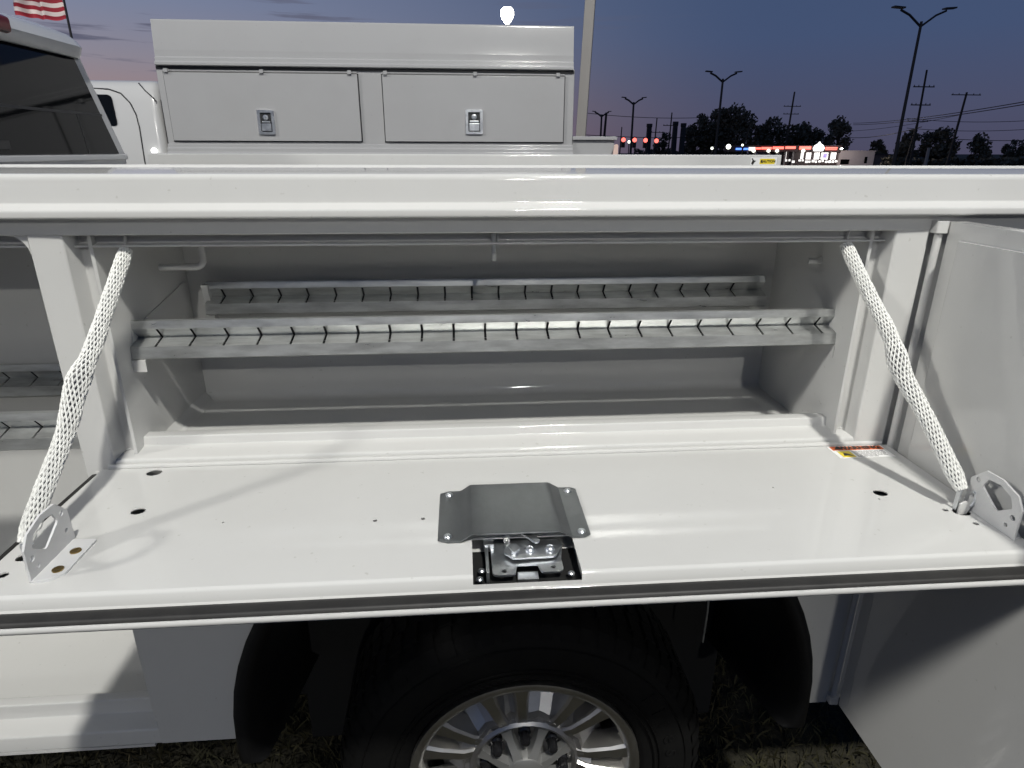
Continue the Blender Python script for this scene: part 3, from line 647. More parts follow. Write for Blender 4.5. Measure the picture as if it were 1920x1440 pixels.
# ---- cab (rear window seen from the bed)
def cabsec(z):   # rear X, half width
    t = (z - 1.757) / (2.085 - 1.757)
    return -1.345 - .035 * max(0, t), .852 - .122 * max(0, t)
YC = .965
mb = MB(); V = []; zz = [.75, 1.2, 1.60, 1.757, 1.86, 1.97, 2.09]
for z in zz:
    xr, hw = cabsec(z)
    lp = rp([(xr - 2.0 - (0 if z < 1.76 else (z - 1.757) * 1.9), YC - hw, .05), (xr, YC - hw, .024), (xr, YC + hw, .024), (xr - 2.0 - (0 if z < 1.76 else (z - 1.757) * 1.9), YC + hw, .05)], 5)
    V += [(a, b, z) for a, b in lp]
n = len(V) // len(zz); F = [(i * n + j, i * n + (j + 1) % n, (i + 1) * n + (j + 1) % n, (i + 1) * n + j) for i in range(len(zz) - 1) for j in range(n)] + [tuple(range(n))[::-1]]
CAB = P(mb.add(V, F), 'cab', 'cabpaint', smooth=40)
mb = MB(); V = []
secs = [(2.082, 0.03, .02), (2.092, .048, .004), (2.115, .058, 0), (2.135, .045, .0), (2.152, .028, -.012), (2.176, -.03, -.055), (2.205, -.22, -.15), (2.225, -.5, -.40)]
for z, dx, dw in secs:
    hw = .695 + dw; xr = -1.385 + dx
    lp = rp([(-2.95 - dx, YC - hw, .12), (xr, YC - hw, .09), (xr + .0, YC + hw, .09), (-2.95 - dx, YC + hw, .12)], 6); V += [(a, b, z) for a, b in lp]
n = len(V) // len(secs); F = [(i * n + j, i * n + (j + 1) % n, (i + 1) * n + (j + 1) % n, (i + 1) * n + j) for i in range(len(secs) - 1) for j in range(n)] + [tuple(range(n * (len(secs) - 1), n * len(secs)))]
mb.add(V, F).build('roof', 'cabpaint', CAB, smooth=50)
# rear glass, its divider lines and the third brake lamp
def rg(y, z, d=.004):
    t = (z - 1.757) / (2.085 - 1.757); return (-1.345 - .035 * t + d, y, z)
def hwz(z): return .852 - .122 * (z - 1.757) / .328 - .072
ol = [(-1, 1.760), (1, 1.760), (1, 2.083), (-1, 2.083)]
mb = MB(); V = [rg(YC + q * hwz(z), z, d) for d in (.001, .006) for q, z in ol]; mb.add(V, [(0, 3, 2, 1), (4, 5, 6, 7), (0, 1, 5, 4), (1, 2, 6, 5), (2, 3, 7, 6), (3, 0, 4, 7)]).build('rear_window', 'glass', CAB, smooth=0)
mb = MB()
mb.add([rg(YC - .7, 1.893, .0068), rg(YC + .735, 1.893, .0068), rg(YC + .735, 1.902, .0068), rg(YC - .7, 1.902, .0068)], [(0, 1, 2, 3)])
for q in (-1, 1): mb.add([rg(YC + q * .560, 1.762, .0068), rg(YC + q * .566, 1.762, .0068), rg(YC + q * .566, 1.893, .0068), rg(YC + q * .560, 1.893, .0068)], [(0, 1, 2, 3)])
mb.box(-1.3400, -1.3370, 1.05, 1.10, 1.775, 1.80); mb.build('window_divider', 'black', CAB, smooth=0)
MB().ext(rp([(-1.345, 2.095, .006), (-1.318, 2.103, .01), (-1.318, 2.140, .012), (-1.345, 2.152, .006)]), YC - .22, 1.205, 'Y').build('brake_lamp', 'red', CAB)
mb = MB(); V = []
lp = [(YC - .80, .9), (YC + .80, .9), (YC + .76, 1.30), (YC + .60, 1.38), (YC - .60, 1.38), (YC - .76, 1.30)]
for x in (-3.3, -4.5): V += [(x, a, b - (.06 if x < -4 else 0)) for a, b in lp]
mb.add(V, [(i, (i + 1) % 6, 6 + (i + 1) % 6, 6 + i) for i in range(6)] + [tuple(range(6)), tuple(range(11, 5, -1))]); P(mb, 'hood', 'cabpaint', bevel=.03)

# ================================================================== UTILITY TRUCK with tall box (behind)
U = thing('utility_truck', 'white utility truck with a tall closed box holding two latched doors', 'truck', (-.5, 3.9, 0))
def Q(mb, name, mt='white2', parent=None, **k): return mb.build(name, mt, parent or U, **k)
bx0, bx1, BY = -1.705, .690, 3.1
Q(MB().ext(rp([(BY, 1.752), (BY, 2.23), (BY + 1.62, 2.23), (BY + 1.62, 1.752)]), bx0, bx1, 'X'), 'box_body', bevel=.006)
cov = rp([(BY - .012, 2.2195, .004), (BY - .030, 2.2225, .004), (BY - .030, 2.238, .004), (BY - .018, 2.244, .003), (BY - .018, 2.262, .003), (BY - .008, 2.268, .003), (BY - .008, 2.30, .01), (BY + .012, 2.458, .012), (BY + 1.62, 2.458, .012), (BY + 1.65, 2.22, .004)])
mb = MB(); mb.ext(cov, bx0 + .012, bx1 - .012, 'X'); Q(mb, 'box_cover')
Q(MB().box(bx0 + .004, bx1 - .004, BY - .004, BY + .002, 2.205, 2.2195), 'shadow_gap', 'black')
for xa, xb in ((-1.662, -.582), (-.440, .628)):
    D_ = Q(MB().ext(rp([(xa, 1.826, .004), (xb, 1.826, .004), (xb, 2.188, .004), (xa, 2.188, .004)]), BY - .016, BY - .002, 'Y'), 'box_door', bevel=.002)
    MB().ext(rp([(xa - .006, 1.820), (xb + .006, 1.820), (xb + .006, 2.192), (xa - .006, 2.192)]), BY - .0025, BY - .0008, 'Y').build('door_gap', 'black', D_)
    MB().tube([(xa, BY - .016, 2.196), (xb, BY - .016, 2.196)], .004, 8).build('door_hinge', 'white2', D_)
    for t in (.0, .5, .97):
        x = xa + .02 + (xb - xa - .03) * t; MB().ext(rp([(x - .011, 2.186, .003), (x + .011, 2.186, .003), (x + .011, 2.206, .003), (x - .011, 2.206, .003)]), BY - .030, BY - .003, 'Y').build('hinge_knuckle', 'white2', D_, bevel=.002)
    lx = (-1.170, -1.075) if xa < -1 else (.038, .140); zl, zh = (1.861, 1.993) if xa < -1 else (1.868, 2.004)
    ln = MB()
    V, F = plate(rp([(lx[0], zl, .008), (lx[1], zl, .008), (lx[1], zh, .008), (lx[0], zh, .008)]), [rp([(lx[0] + .016, zl + .014, .005), (lx[1] - .016, zl + .014, .005), (lx[1] - .016, zh - .014, .005), (lx[0] + .016, zh - .014, .005)])], .012, lambda u, v, q: (u, BY - .028 + q, v)); ln.add(V, F)
    LTC = ln.build('paddle_latch', 'zinc', D_, bevel=.001)
    cx_ = (lx[0] + lx[1]) / 2; zm = (zl + zh) / 2
    MB().box(lx[0] + .014, lx[1] - .014, BY - .018, BY - .0162, zl + .012, zh - .012).build('latch_dish', 'slot', D_, smooth=0)
    mb = MB(); mb.box(lx[0] + .020, lx[1] - .020, BY - .030, BY - .018, zl + .018, zm - .006); mb.box(lx[0] + .024, lx[1] - .024, BY - .026, BY - .018, zm - .002, zm + .008); mb.build('latch_paddle', 'zinc', D_, bevel=.003)
    MB().lathe([(.016, -.012), (.015, -.016), (.006, -.017), (.005, -.013), (.0001, -.013)], (cx_, BY - .014, zh - .040), 'Y', 16).build('latch_lock', 'zinc', D_)
# base ledge and side pack under the box
Q(MB().ext(rp([(BY - .040, 1.62), (BY - .040, 1.757, .008), (BY - .024, 1.765, .004), (BY - .024, 1.784, .004), (BY - .010, 1.79, .004), (BY - .010, 1.808, .005), (BY + .02, 1.812), (BY + .02, 1.62)]), bx0, bx1, 'X'), 'box_ledge')
Q(MB().box(bx0, .962, BY - .020, BY + 1.66, .62, 1.748), 'side_pack', bevel=.006)
Q(MB().box(bx1 + .001, .955, BY + .02, BY + 1.62, 1.7485, 1.838), 'rear_pack', bevel=.004); Q(MB().box(bx1 + .001, .968, BY + .0, BY + 1.64, 1.8385, 1.860), 'rear_pack_top', bevel=.004)
tlp = at(1148, 281, Y=BY - .02)
Q(MB().ext(rp([(.930, 1.70, .01), (.968, 1.70, .01), (.968, 1.815, .015), (.945, 1.815, .015)]), BY - .034, BY - .019, 'Y'), 'tail_lamp', 'tail')
# cab of that truck
mb = MB(); V = []; zz = [.75, 1.5, 1.72, 1.90, 2.04, 2.105, 2.140, 2.158, 2.165]; ins = [0, 0, .0, .02, .045, .065, .095, .15, .28]
for z, q in zip(zz, ins):
    lp = rp([(-3.75 - (q if z > 2.05 else 0) * .3, BY + .02 + q, .08), (-1.735 - q * .35, BY + .02 + q, .05), (-1.735 - q * .35, BY + 1.72 - q, .05), (-3.75, BY + 1.72 - q, .08)], 4); V += [(a, b, z) for a, b in lp]
n = len(V) // len(zz); F = [(i * n + j, i * n + (j + 1) % n, (i + 1) * n + (j + 1) % n, (i + 1) * n + j) for i in range(len(zz) - 1) for j in range(n)] + [tuple(range(n * (len(zz) - 1), n * len(zz))), tuple(range(n))[::-1]]
UC = Q(mb.add(V, F), 'cab', 'cabpaint', smooth=40)
def cs(x, z, d=0):   # cab side plane
    qs = np.interp(z, zz, ins); return (x, BY + .02 + qs - d, z)
wv = rp([(-2.62, 1.905), (-1.985, 1.905, .02), (-2.005, 2.075, .035), (-2.60, 2.075)], 4)
V = [cs(x, z, .004) for x, z in wv]; MB().add(V, [tuple(range(len(V)))]).build('side_window', 'glass', UC, smooth=0)
seam = [(-1.862, 1.60), (-1.864, 1.72), (-1.868, 1.90), (-1.88, 1.97), (-1.905, 2.03), (-1.955, 2.082), (-2.02, 2.104), (-2.10, 2.108), (-2.7, 2.109)]
MB().tube([cs(x, z, .0005) for x, z in seam], .004, 6).build('door_seam', 'black', UC)
MB().tube([cs(x, z, .0005) for x, z in [(-1.86, 2.14), (-1.82, 2.10), (-1.775, 2.06), (-1.757, 2.04)]], .0035, 6).build('roof_seam', 'black', UC)
Q(MB().box(-1.732, -1.710, BY + .06, BY + 1.6, .9, 2.05), 'gap_shade', 'black')  # black slab standing in for the shade between cab and box
mb = MB(); mb.lathe([(.0001, -.012), (.012, -.010), (.018, -.002), (.018, .004)], tuple(at(289, 283, Y=BY - .004)), 'Y', 16); Q(mb, 'cab_highlight', 'litsign')  # glowing dot standing in for a highlight on the cab
uo = Vector((-.5, 3.9, 0))
for dx, dy, mi in ((-.55, 3.12, False), (-3.4, 3.12, False)): copy_tree(W1, U, -uo + Vector((dx, dy, 0)), mi)

# ================================================================== NEAR POSTS, LAMPS, FLAG
def ground_at(x, y): return gz(x, y)
pb = at(1089, 256, Y=5.6); pt_ = at(1107, 0, Y=5.6)
sx = (pt_.x - pb.x) / (pt_.z - pb.z)
hwp = .047; ztop = 7.4
mb = MB(); x0 = pb.x - sx * pb.z; x1 = x0 + sx * ztop; V = []
for z, x in ((0, x0), (ztop, x1)):
    for a in (0, 1, 2, 3):
        aa = R(45 + 90 * a - 14); V.append((x + hwp * 1.414 * math.cos(aa), 5.6 + hwp * 1.414 * math.sin(aa), z))
mb.add(V, [(0, 1, 5, 4), (1, 2, 6, 5), (2, 3, 7, 6), (3, 0, 4, 7), (4, 5, 6, 7)])
PO = thing('steel_post', 'square white steel post standing behind the utility truck box', 'post', (x0, 5.6, 0))
mb.build('shaft', 'polew', PO, smooth=0, bevel=.006); MB().box(x0 - .15, x0 + .15, 5.45, 5.75, 0, .02).build('base_plate', 'polew', PO)
# lit lot lamp rising over the box
lp_ = at(951, 26, Y=26.0); gl = ground_at(lp_.x, 26)
LL = thing('lot_lamp', 'lit round lamp on a thin pole glowing above the utility truck box', 'lamp', (lp_.x, 26, gl))
MB().lathe([(.055, gl), (.045, lp_.z - .38), (.045, lp_.z - .30)], (lp_.x, 26, 0), 'Z', 10).build('pole', 'polew', LL)
MB().lathe([(.05, -.34), (.10, -.30), (.19, -.18), (.245, -.02), (.24, .02)], (lp_.x, 26, lp_.z), 'Z', 20).build('globe', 'bulb', LL)
MB().lathe([(.245, .045), (.235, .12), (.16, .20), (.0001, .22)], (lp_.x, 26, lp_.z), 'Z', 20).build('upper_globe', 'bulb', LL)
MB().lathe([(.25, .02), (.275, .032), (.25, .044)], (lp_.x, 26, lp_.z), 'Z', 20).build('band', 'pole', LL)
# lot lamp posts behind the photographer: the light on the trucks comes from these
for (p, t, e, s), lab in zip(LAMPS, ('tall square-headed lot lamp post standing in front of the open drop door', 'tall lot lamp post standing far out beyond the truck cab', 'tallest lot lamp post farthest back across the lot')):
    px_, py_, pz_ = p; d = (Vector(t) - Vector(p)).normalized(); LP = thing('lot_lamp_post', lab, 'lamp post', (px_, py_ - 1.1, gz(px_, py_)), 'lot lamp posts facing the trucks')
    MB().lathe([(.11, gz(px_, py_)), (.08, pz_ + .25), (.0001, pz_ + .27)], (px_, py_ - 1.1, 0), 'Z', 14).build('pole', 'pole', LP)
    MB().tube([(px_, py_ - 1.1, pz_ + .12), (px_, py_ - .25, pz_ + .16)], .035, 8).build('arm', 'pole', LP)
    rot = d.to_track_quat('-Z', 'Y').to_matrix().to_4x4(); rot.translation = Vector(p)
    hd = MB(); hd.box(-s * .75, s * .75, -s * .75, s * .75, .012, .10); hd.v = [tuple(rot @ Vector(q)) for q in hd.v]; hd.build('lamp_head', 'pole', LP, bevel=.01)
# flag on its pole
fy = 30.0; fr_ = at(124, 0, Y=fy); fb = at(124, 35, Y=fy); fl0 = at(36, 36, Y=fy)
FPX_, fz0 = fb.x, fb.z - .05; SH = .150; NSTR = 13; FH = SH * NSTR; FL = 3.0
g0 = ground_at(FPX_, fy)
FP = thing('flagpole', 'dark slim flagpole beyond the truck cab roof', 'flagpole', (FPX_ + .06, fy, g0))
MB().lathe([(.06, g0), (.04, fz0 + FH + .3), (.0001, fz0 + FH + .32)], (FPX_ + .06, fy, 0), 'Z', 10).build('pole', 'pole', FP)
MB().lathe([(.0001, fz0 + FH + .31), (.07, fz0 + FH + .36), (.07, fz0 + FH + .40), (.0001, fz0 + FH + .45)], (FPX_ + .06, fy, 0), 'Z', 10).build('finial', 'brass', FP)
mb = MB(); nu, nv = 40, NSTR * 2
def fpos(u, v):
    drop = .0; x = FPX_ - FL * .60 * u + .06 * math.sin(u * 15); y = fy + .28 * math.sin(u * 11 + v * 1.4) * u ** .5 + .05 * math.sin(v * 9 + u * 4)
    return (x, y, fz0 + FH * v + .10 * u * u + .035 * math.sin(u * 9 + 1) + .02 * math.sin(u * 21))
V = [fpos(i / nu, j / nv) for j in range(nv + 1) for i in range(nu + 1)]
for j in range(nv):
    for i in range(nu):
        st_ = j // 2; can = st_ >= 6 and i / nu < .4
        mb.f.append((j * (nu + 1) + i, j * (nu + 1) + i + 1, (j + 1) * (nu + 1) + i + 1, (j + 1) * (nu + 1) + i)); mb.m.append(2 if can else (0 if st_ % 2 == 0 else 1))
mb.v = V
FLG = mb.build('flag', ['flagr', 'flagw', 'flagb'], None, smooth=180, fix=False)
tag(FLG, 'red and white striped flag flying over the truck cab roof', 'flag')
smod = FLG.modifiers.new('cloth_thickness', 'SOLIDIFY'); smod.thickness = .004
mb = MB()
for r_ in range(9):
    for c_ in range(6 if r_ % 2 == 0 else 5):
        u = (.033 + .0667 * c_ + (0 if r_ % 2 == 0 else .0333)); v = 6 / 13 + (7 / 13) * (r_ + .7) / 9.4
        for off in (-.012, .012):
            p = Vector(fpos(u, v)) + Vector((0, off, 0)); mb.add([(p.x + rr * math.sin(k_ * math.pi / 5), p.y, p.z + rr * math.cos(k_ * math.pi / 5)) for k_ in range(10) for rr in [(.045 if k_ % 2 == 0 else .018)]], [tuple(range(10))])
so = mb.build('stars', 'flagw', None, smooth=0); child(so, FLG)

FLD = thing('flag_floodlight', 'small ground floodlight aimed up at the striped flag', 'floodlight', (FPX_ - 1.5, fy - 6, gz(FPX_, fy - 6)))
fz_ = gz(FPX_ - 1.5, fy - 6); MB().box(FPX_ - 1.65, FPX_ - 1.35, fy - 6.1, fy - 5.9, fz_ + .10, fz_ + .35).build('lamp_housing', 'pole', FLD, bevel=.02); MB().tube([(FPX_ - 1.5, fy - 6, fz_), (FPX_ - 1.5, fy - 6, fz_ + .12)], .04, 8).build('stake', 'pole', FLD)
fl_ = bpy.data.lights.new('flag_light', 'SPOT'); fl_.energy = 2600; fl_.spot_size = R(26); fl_.color = (1, .95, .88); fo_ = bpy.data.objects.new('flag_light', fl_); col.objects.link(fo_); fo_.location = (FPX_ - 1.5, fy - 5.8, fz_ + .45)
fo_.rotation_euler = (Vector((FPX_ - 1, fy, fz0 + .9)) - Vector(fo_.location)).to_track_quat('-Z', 'Y').to_euler(); child(fo_, FLD)

# ================================================================== FAR BACKGROUND
def street_lamp(x, y, Y, arm, label, xb=None):
    """double-arm lamp; (x, y) = photo pixel of the pole head"""
    h = at(x, y, Y=Y); bx = h.x - .02 * 0; gb = gz(h.x, Y)
    S = thing('street_lamp', label, 'street lamp', (bx, Y, gb), 'unlit street lamps along the road')
    r = .045 + .0011 * Y
    MB().tube([(bx, Y, gb), (h.x, Y, (gb + h.z) / 2), (h.x, Y, h.z + .3)], [r * 1.4, r * 1.1, r * .9], 8).build('pole', 'pole', S)
    for s in (-1, 1):
        MB().tube([(h.x, Y, h.z), (h.x + s * arm * .45, Y, h.z + arm * .33), (h.x + s * arm * .78, Y, h.z + arm * .47)], r * .75, 6).build('arm', 'pole', S)
        hx = h.x + s * arm * .98; hz_ = h.z + arm * .52
        V = [(hx - s * .30 * arm, Y - .2, hz_ - .03), (hx - s * .30 * arm, Y + .2, hz_ - .03), (hx + s * .08 * arm, Y + .2, hz_ + .02), (hx + s * .08 * arm, Y - .2, hz_ + .02)]
        V = V + [(a, b, c + .07 + .0004 * Y) for a, b, c in V]
        MB().add(V, [(0, 1, 2, 3), (7, 6, 5, 4), (0, 4, 5, 1), (1, 5, 6, 2), (2, 6, 7, 3), (3, 7, 4, 0)]).build('lamp_head', 'pole', S)
street_lamp(1726, 50, 44, 2.0, 'tallest unlit double-arm street lamp standing near the low white building')
street_lamp(1355, 154, 66, 1.7, 'unlit double-arm street lamp in front of the broad dark trees')
street_lamp(1188, 196, 92, 1.6, 'unlit double-arm street lamp rising behind the red traffic signals')
street_lamp(1128, 219, 120, 1.6, 'small unlit double-arm street lamp beside the square white post')
def upole(xt, yt, xb, yb, Y, label, arms=(), r=.14, mname='wood'):
    t = at(xt, yt, Y=Y); b = at(xb, yb, Y=Y); k = (t.x - b.x) / (t.z - b.z); g_ = gz(b.x, Y); x0 = b.x + k * (g_ - b.z)
    S = thing('utility_pole', label, 'utility pole', (x0, Y, g_), 'utility poles along the road')
    MB().tube([(x0, Y, g_ - .1), tuple(t)], [r * 1.2, r * .8], 8).build('pole', mname, S)
    for f_, w_ in arms:
        z = t.z - f_; x = t.x - k * f_
        MB().box(x - w_, x + w_, Y - .06, Y + .06, z - .07, z + .07).build('crossarm', 'wood', S)
        mi = MB()
        for q in (-.92, -.5, .5, .92): mi.lathe([(.07, z + .07), (.05, z + .25), (.0001, z + .27)], (x + q * w_, Y, 0), 'Z', 6)
        mi.build('insulators', 'wire', S)
    return t, k
p1 = upole(1738, 131, 1708, 300, 95, 'tall utility pole with two faint crossarms near the tallest street lamp', ((2.2, 1.6), (4.6, 1.5)), .16)
p2 = upole(1813, 173, 1782, 285, 110, 'leaning utility pole whose crossarm tops it', ((.4, 2.6),), .20)
p3 = upole(1490, 172, 1473, 275, 150, 'utility pole with three crossarms above the restaurant roof', ((3.0, 2.0), (4.6, 1.8), (7.0, 1.8)), .22)
upole(1260, 211, 1255, 262, 140, 'slim bare pole left of the stubby dark chimneys', ((2.5, 1.6),), .16)
upole(1232, 221, 1228, 262, 150, 'slim bare pole behind the last two red signals', ((3.0, 1.8),), .16)
upole(1137, 211, 1133, 255, 150, 'thick dark pole beside the smallest street lamp', (), .30)
upole(1166, 238, 1164, 262, 150, 'short thin pole behind the first red signal', (), .14)
upole(1082, 238, 1081, 256, 150, 'dark stub pole between box and square white post', (), .20)
upole(1407, 232, 1396, 268, 125, 'short pale pole leaning in front of the broad dark trees', (), .16)
upole(1742, 277, 1735, 308, 60, 'short pale timber post standing right of the tallest street lamp', (), .16, 'polew')
upole(1722, 222, 1700, 300, 118, 'utility pole half hidden by the trees behind it', ((.5, 2.0),), .17)
for x, yt, lab in ((1218, 232, 'stubby dark chimney stack behind the red signals'), (1267, 228, 'stubby dark stack left of the broad dark trees'), (1282, 231, 'stubby dark stack against the edge of the broad dark trees')):
    t = at(x, yt, Y=160); g_ = gz(t.x, 160)
    S = thing('chimney_stack', lab, 'chimney', (t.x, 160, g_), 'stubby dark stacks on the skyline')
    MB().lathe([(.75, g_), (.62, t.z - .8), (.72, t.z - .7), (.72, t.z), (.5, t.z), (.5, t.z - .5)], (t.x, 160, 0), 'Z', 10).build('stack', 'pole', S)
def wire(a, b, sag, label, r=.05):
    a, b = Vector(a), Vector(b)
    o_ = MB().tube([a.lerp(b, t / 16) - Vector((0, 0, sag * 4 * (t / 16) * (1 - t / 16))) for t in range(17)], r, 5, cap=False).build('power_line', 'wire')
    tag(o_, label, 'power line', 'power lines'); return o_
wl = [((1600, 231, 150), (1960, 184, 62), 'upper of the thick paired power lines sloping over the trees', .05), ((1600, 234, 150), (1960, 189, 62), 'lower of the thick paired power lines sloping over the trees', .05),
      ((1595, 258, 150), (1728, 238, 95), 'power line dropping from the tall pole toward the restaurant', .06), ((1590, 246, 150), (1815, 212, 110), 'thin power line reaching the leaning pole over the round tree', .04),
      ((1700, 222, 118), (1960, 224, 110), 'thin level power line right of the leaning pole', .045), ((1700, 240, 118), (1960, 240, 110), 'second thin level power line below it', .045), ((1700, 252, 118), (1960, 262, 108), 'lowest drooping power line over the right-hand trees', .055),
      ((1100, 212, 150), (1330, 220, 150), 'thin power line crossing the sky above the red signals', .06)]
for (xa, ya, Ya), (xb, yb, Yb), lab, r in wl: wire(at(xa, ya, Y=Ya), at(xb, yb, Y=Yb), .5, lab, r)

# traffic signals on a span wire
sg = [(1169.5, 262), (1190.5, 262.5), (1211, 263), (1231.5, 264)]
SY_ = 105
wa = at(1150, 256, Y=SY_); wb = at(1250, 259, Y=SY_)
tag(MB().tube([wa + Vector((-6, 0, .3)), wa, wb, wb + Vector((6, 0, .3))], .05, 5).build('span_wire', 'wire'), 'thin span wire carrying the red traffic signals', 'wire')
for (x, y), lab in zip(sg, ('red traffic signal at the end of the span wire toward the white post', 'red traffic signal next to the tiny yellowish lamp and street lamp pole', 'red traffic signal hanging just before the stubby dark chimney', 'red traffic signal at the end of the wire toward the broad trees')):
    c = at(x, y, Y=SY_ - .4)
    S = thing('traffic_signal', lab, 'traffic signal', (c.x, SY_, c.z - .95), 'red traffic signals hung in a row')
    MB().box(c.x - .30, c.x + .30, SY_ - .22, SY_ + .22, c.z - 1.15, c.z + .48).build('housing', 'black', S, bevel=.04)
    MB().tube([(c.x, SY_, c.z + .45), (c.x, SY_, wa.z + .02)], .05, 6).build('hanger', 'wire', S)
    MB().lathe([(.34, -.20), (.32, -.28), (.16, -.36), (.0001, -.38)], (c.x, SY_, c.z), 'Y', 18).build('red_lens', 'sigred', S)
    for dz, mn in ((-.42, 'pole'), (-.84, 'pole')): MB().lathe([(.17, -.22), (.10, -.27), (.0001, -.28)], (c.x, SY_, c.z + dz), 'Y', 14).build('dark_lens', mn, S)
# small lit lamps in the distance
for x, y, Y, r, lab in ((1366, 275, 100, .50, 'bright pale-green lamp globe on a short post by the restaurant'), (1335, 278, 110, .30, 'small oval lit lamp between the road and the broad dark trees'), (1392, 272, 118, .26, 'tiny lit lamp just above the blue neon'), (1179.5, 266, 100, .28, 'tiny yellowish lit lamp between the first two red signals')):
    r *= .75; c = at(x, y, Y=Y); g_ = gz(c.x, Y); S = thing('lit_lamp', lab, 'lamp', (c.x, Y, g_), 'small lit lamps far away')
    MB().tube([(c.x, Y, g_), (c.x, Y, c.z - r * .9)], .07, 6).build('post', 'pole', S)
    MB().lathe([(.05, -r), (r * .7, -r * .7), (r, 0), (r * .7, r * .7), (.001, r)], (c.x, Y, c.z), 'Z', 14).build('globe', 'bulb2', S)

# drive-in restaurant with red and blue neon
RY = 130.0
def px2(x, y, Y=RY): return at(x, y, Y=Y)
a = px2(1494, 275); b = px2(1573, 275); gr = gz(75, RY)
RS = thing('restaurant', 'drive-in restaurant with red neon canopy and brightly lit windows', 'building', ((a.x + b.x) / 2, RY + 4, gr))
def RP(mb, name, mt, **k): return mb.build(name, mt, RS, **k)
zt = a.z + .25
RP(MB().box(a.x - 4, b.x, RY, RY + 8, gr, zt - 1.2), 'wall', 'wallb'); RP(MB().box(a.x - .5, b.x + .3, RY - .5, RY + 8.3, zt - 1.25, zt), 'roof_fascia', 'wallb')
c0 = px2(1376, 277); RP(MB().box(c0.x, a.x - .55, RY - .5, RY + 5, zt - 1.2, zt - .05), 'canopy', 'wallb')
for x0, x1, y0, y1 in ((1417, 1427, 276.5, 280), (1428, 1447, 275.8, 280), (1449, 1470, 275, 279.5), (1473, 1492, 274.5, 279), (1499, 1521, 274.5, 280), (1548, 1570, 276, 281)):
    p, q = px2(x0, y1, RY - .7), px2(x1, y0, RY - .7); RP(MB().box(p.x, q.x, RY - .75, RY - .55, p.z, q.z), 'red_neon_panel', 'neonr')
for x0, x1 in ((1380, 1391), (1394, 1403)):
    p, q = px2(x0, 281, RY - .7), px2(x1, 277.5, RY - .7); RP(MB().box(p.x, q.x, RY - .75, RY - .55, p.z, q.z), 'blue_neon_panel', 'neonb')
p, q = px2(1404, 282, RY - .7), px2(1416, 276, RY - .7); RP(MB().box(p.x, q.x, RY - .75, RY - .55, p.z, q.z), 'white_panel', 'litsign')
for x0, x1, y0, y1 in ((1500, 1507, 286, 298), (1510, 1521, 286, 299), (1525, 1537, 286, 299), (1538, 1553, 286, 299), (1556, 1568, 286, 299), (1471, 1475, 284, 303), (1485, 1489, 284, 303)):
    p, q = px2(x0, y1), px2(x1, y0); f_ = RP(MB().box(p.x, q.x, RY - .12, RY - .02, p.z, q.z), 'window', 'litwin')
p, q = px2(1542, 296), px2(1550, 288); RP(MB().box(p.x, q.x, RY - .22, RY - .13, p.z, q.z), 'window_sign', 'lilac')
rr = random.Random(4)
for i in range(16):
    x = 1472 + i * 6.2; 
    if 1490 < x < 1494: continue
    yc = 301 + rr.uniform(-1.5, 2.5); p, q = px2(x, yc + 2.2, RY - 3), px2(x + rr.uniform(3, 5.5), yc - rr.uniform(1, 2.4), RY - 3); RP(MB().box(p.x, q.x, RY - 3.2, RY - 3, p.z, q.z), 'menu_board', 'litwin')
for x in (1413, 1441, 1457, 1506): 
    p = px2(x, 283, RY - .9); RP(MB().lathe([(.0001, -.3), (.3, -.15), (.34, .05), (.2, .3), (.0001, .35)], tuple(p), 'Z', 12), 'canopy_lamp', 'bulb2')
for x in (1416, 1443, 1458, 1473, 1488):
    p = px2(x, 283, RY - .3); RP(MB().box(p.x - .15, p.x + .15, RY - .4, RY - .1, gr, zt - 1.2), 'canopy_post', 'polew')
p = px2(1577, 279, RY - 5); RP(MB().lathe([(.0001, -.2), (.2, -.1), (.22, .05), (.0001, .22)], tuple(p), 'Z', 12), 'added_eave_lamp', 'bulb2'); RP(MB().tube([p, (p.x - .6, RY - .5, p.z)], .05, 6), 'added_eave_arm', 'pole')  # lamp and arm added to brighten the pale building's wall
pl_ = bpy.data.lights.new('added_wall_light', 'POINT'); pl_.energy = 1500; pl_.shadow_soft_size = .25; pl_.color = (1, .92, .88); po_ = bpy.data.objects.new('added_wall_light', pl_); col.objects.link(po_); po_.location = p + Vector((.1, -.4, 0)); child(po_, RS)  # point light of the added lamp
po_.matrix_parent_inverse = Matrix.Translation(-WORLD[RS.name])
p = px2(1535, 277, RY - 1); sg_ = MB(); V, F = plate([(p.x + dx, p.z + dz) for dx, dz in ((-.9, -.65), (.9, -.65), (1.15, -.1), (.85, .45), (.3, .75), (0, 1.15), (-.3, .75), (-.85, .45), (-1.15, -.1))], [], .3, lambda u, v, q: (u, RY - 1.2 + q, v)); RP(sg_.add(V, F), 'roof_sign', 'litsign')
RP(MB().box(p.x - .4, p.x + .4, RY - 1.26, RY - 1.22, p.z - .25, p.z - .12), 'sign_mark', 'lilac'); RP(MB().box(p.x - .3, p.x + .5, RY - 1.26, RY - 1.22, p.z + .08, p.z + .2), 'sign_mark', 'neonb')
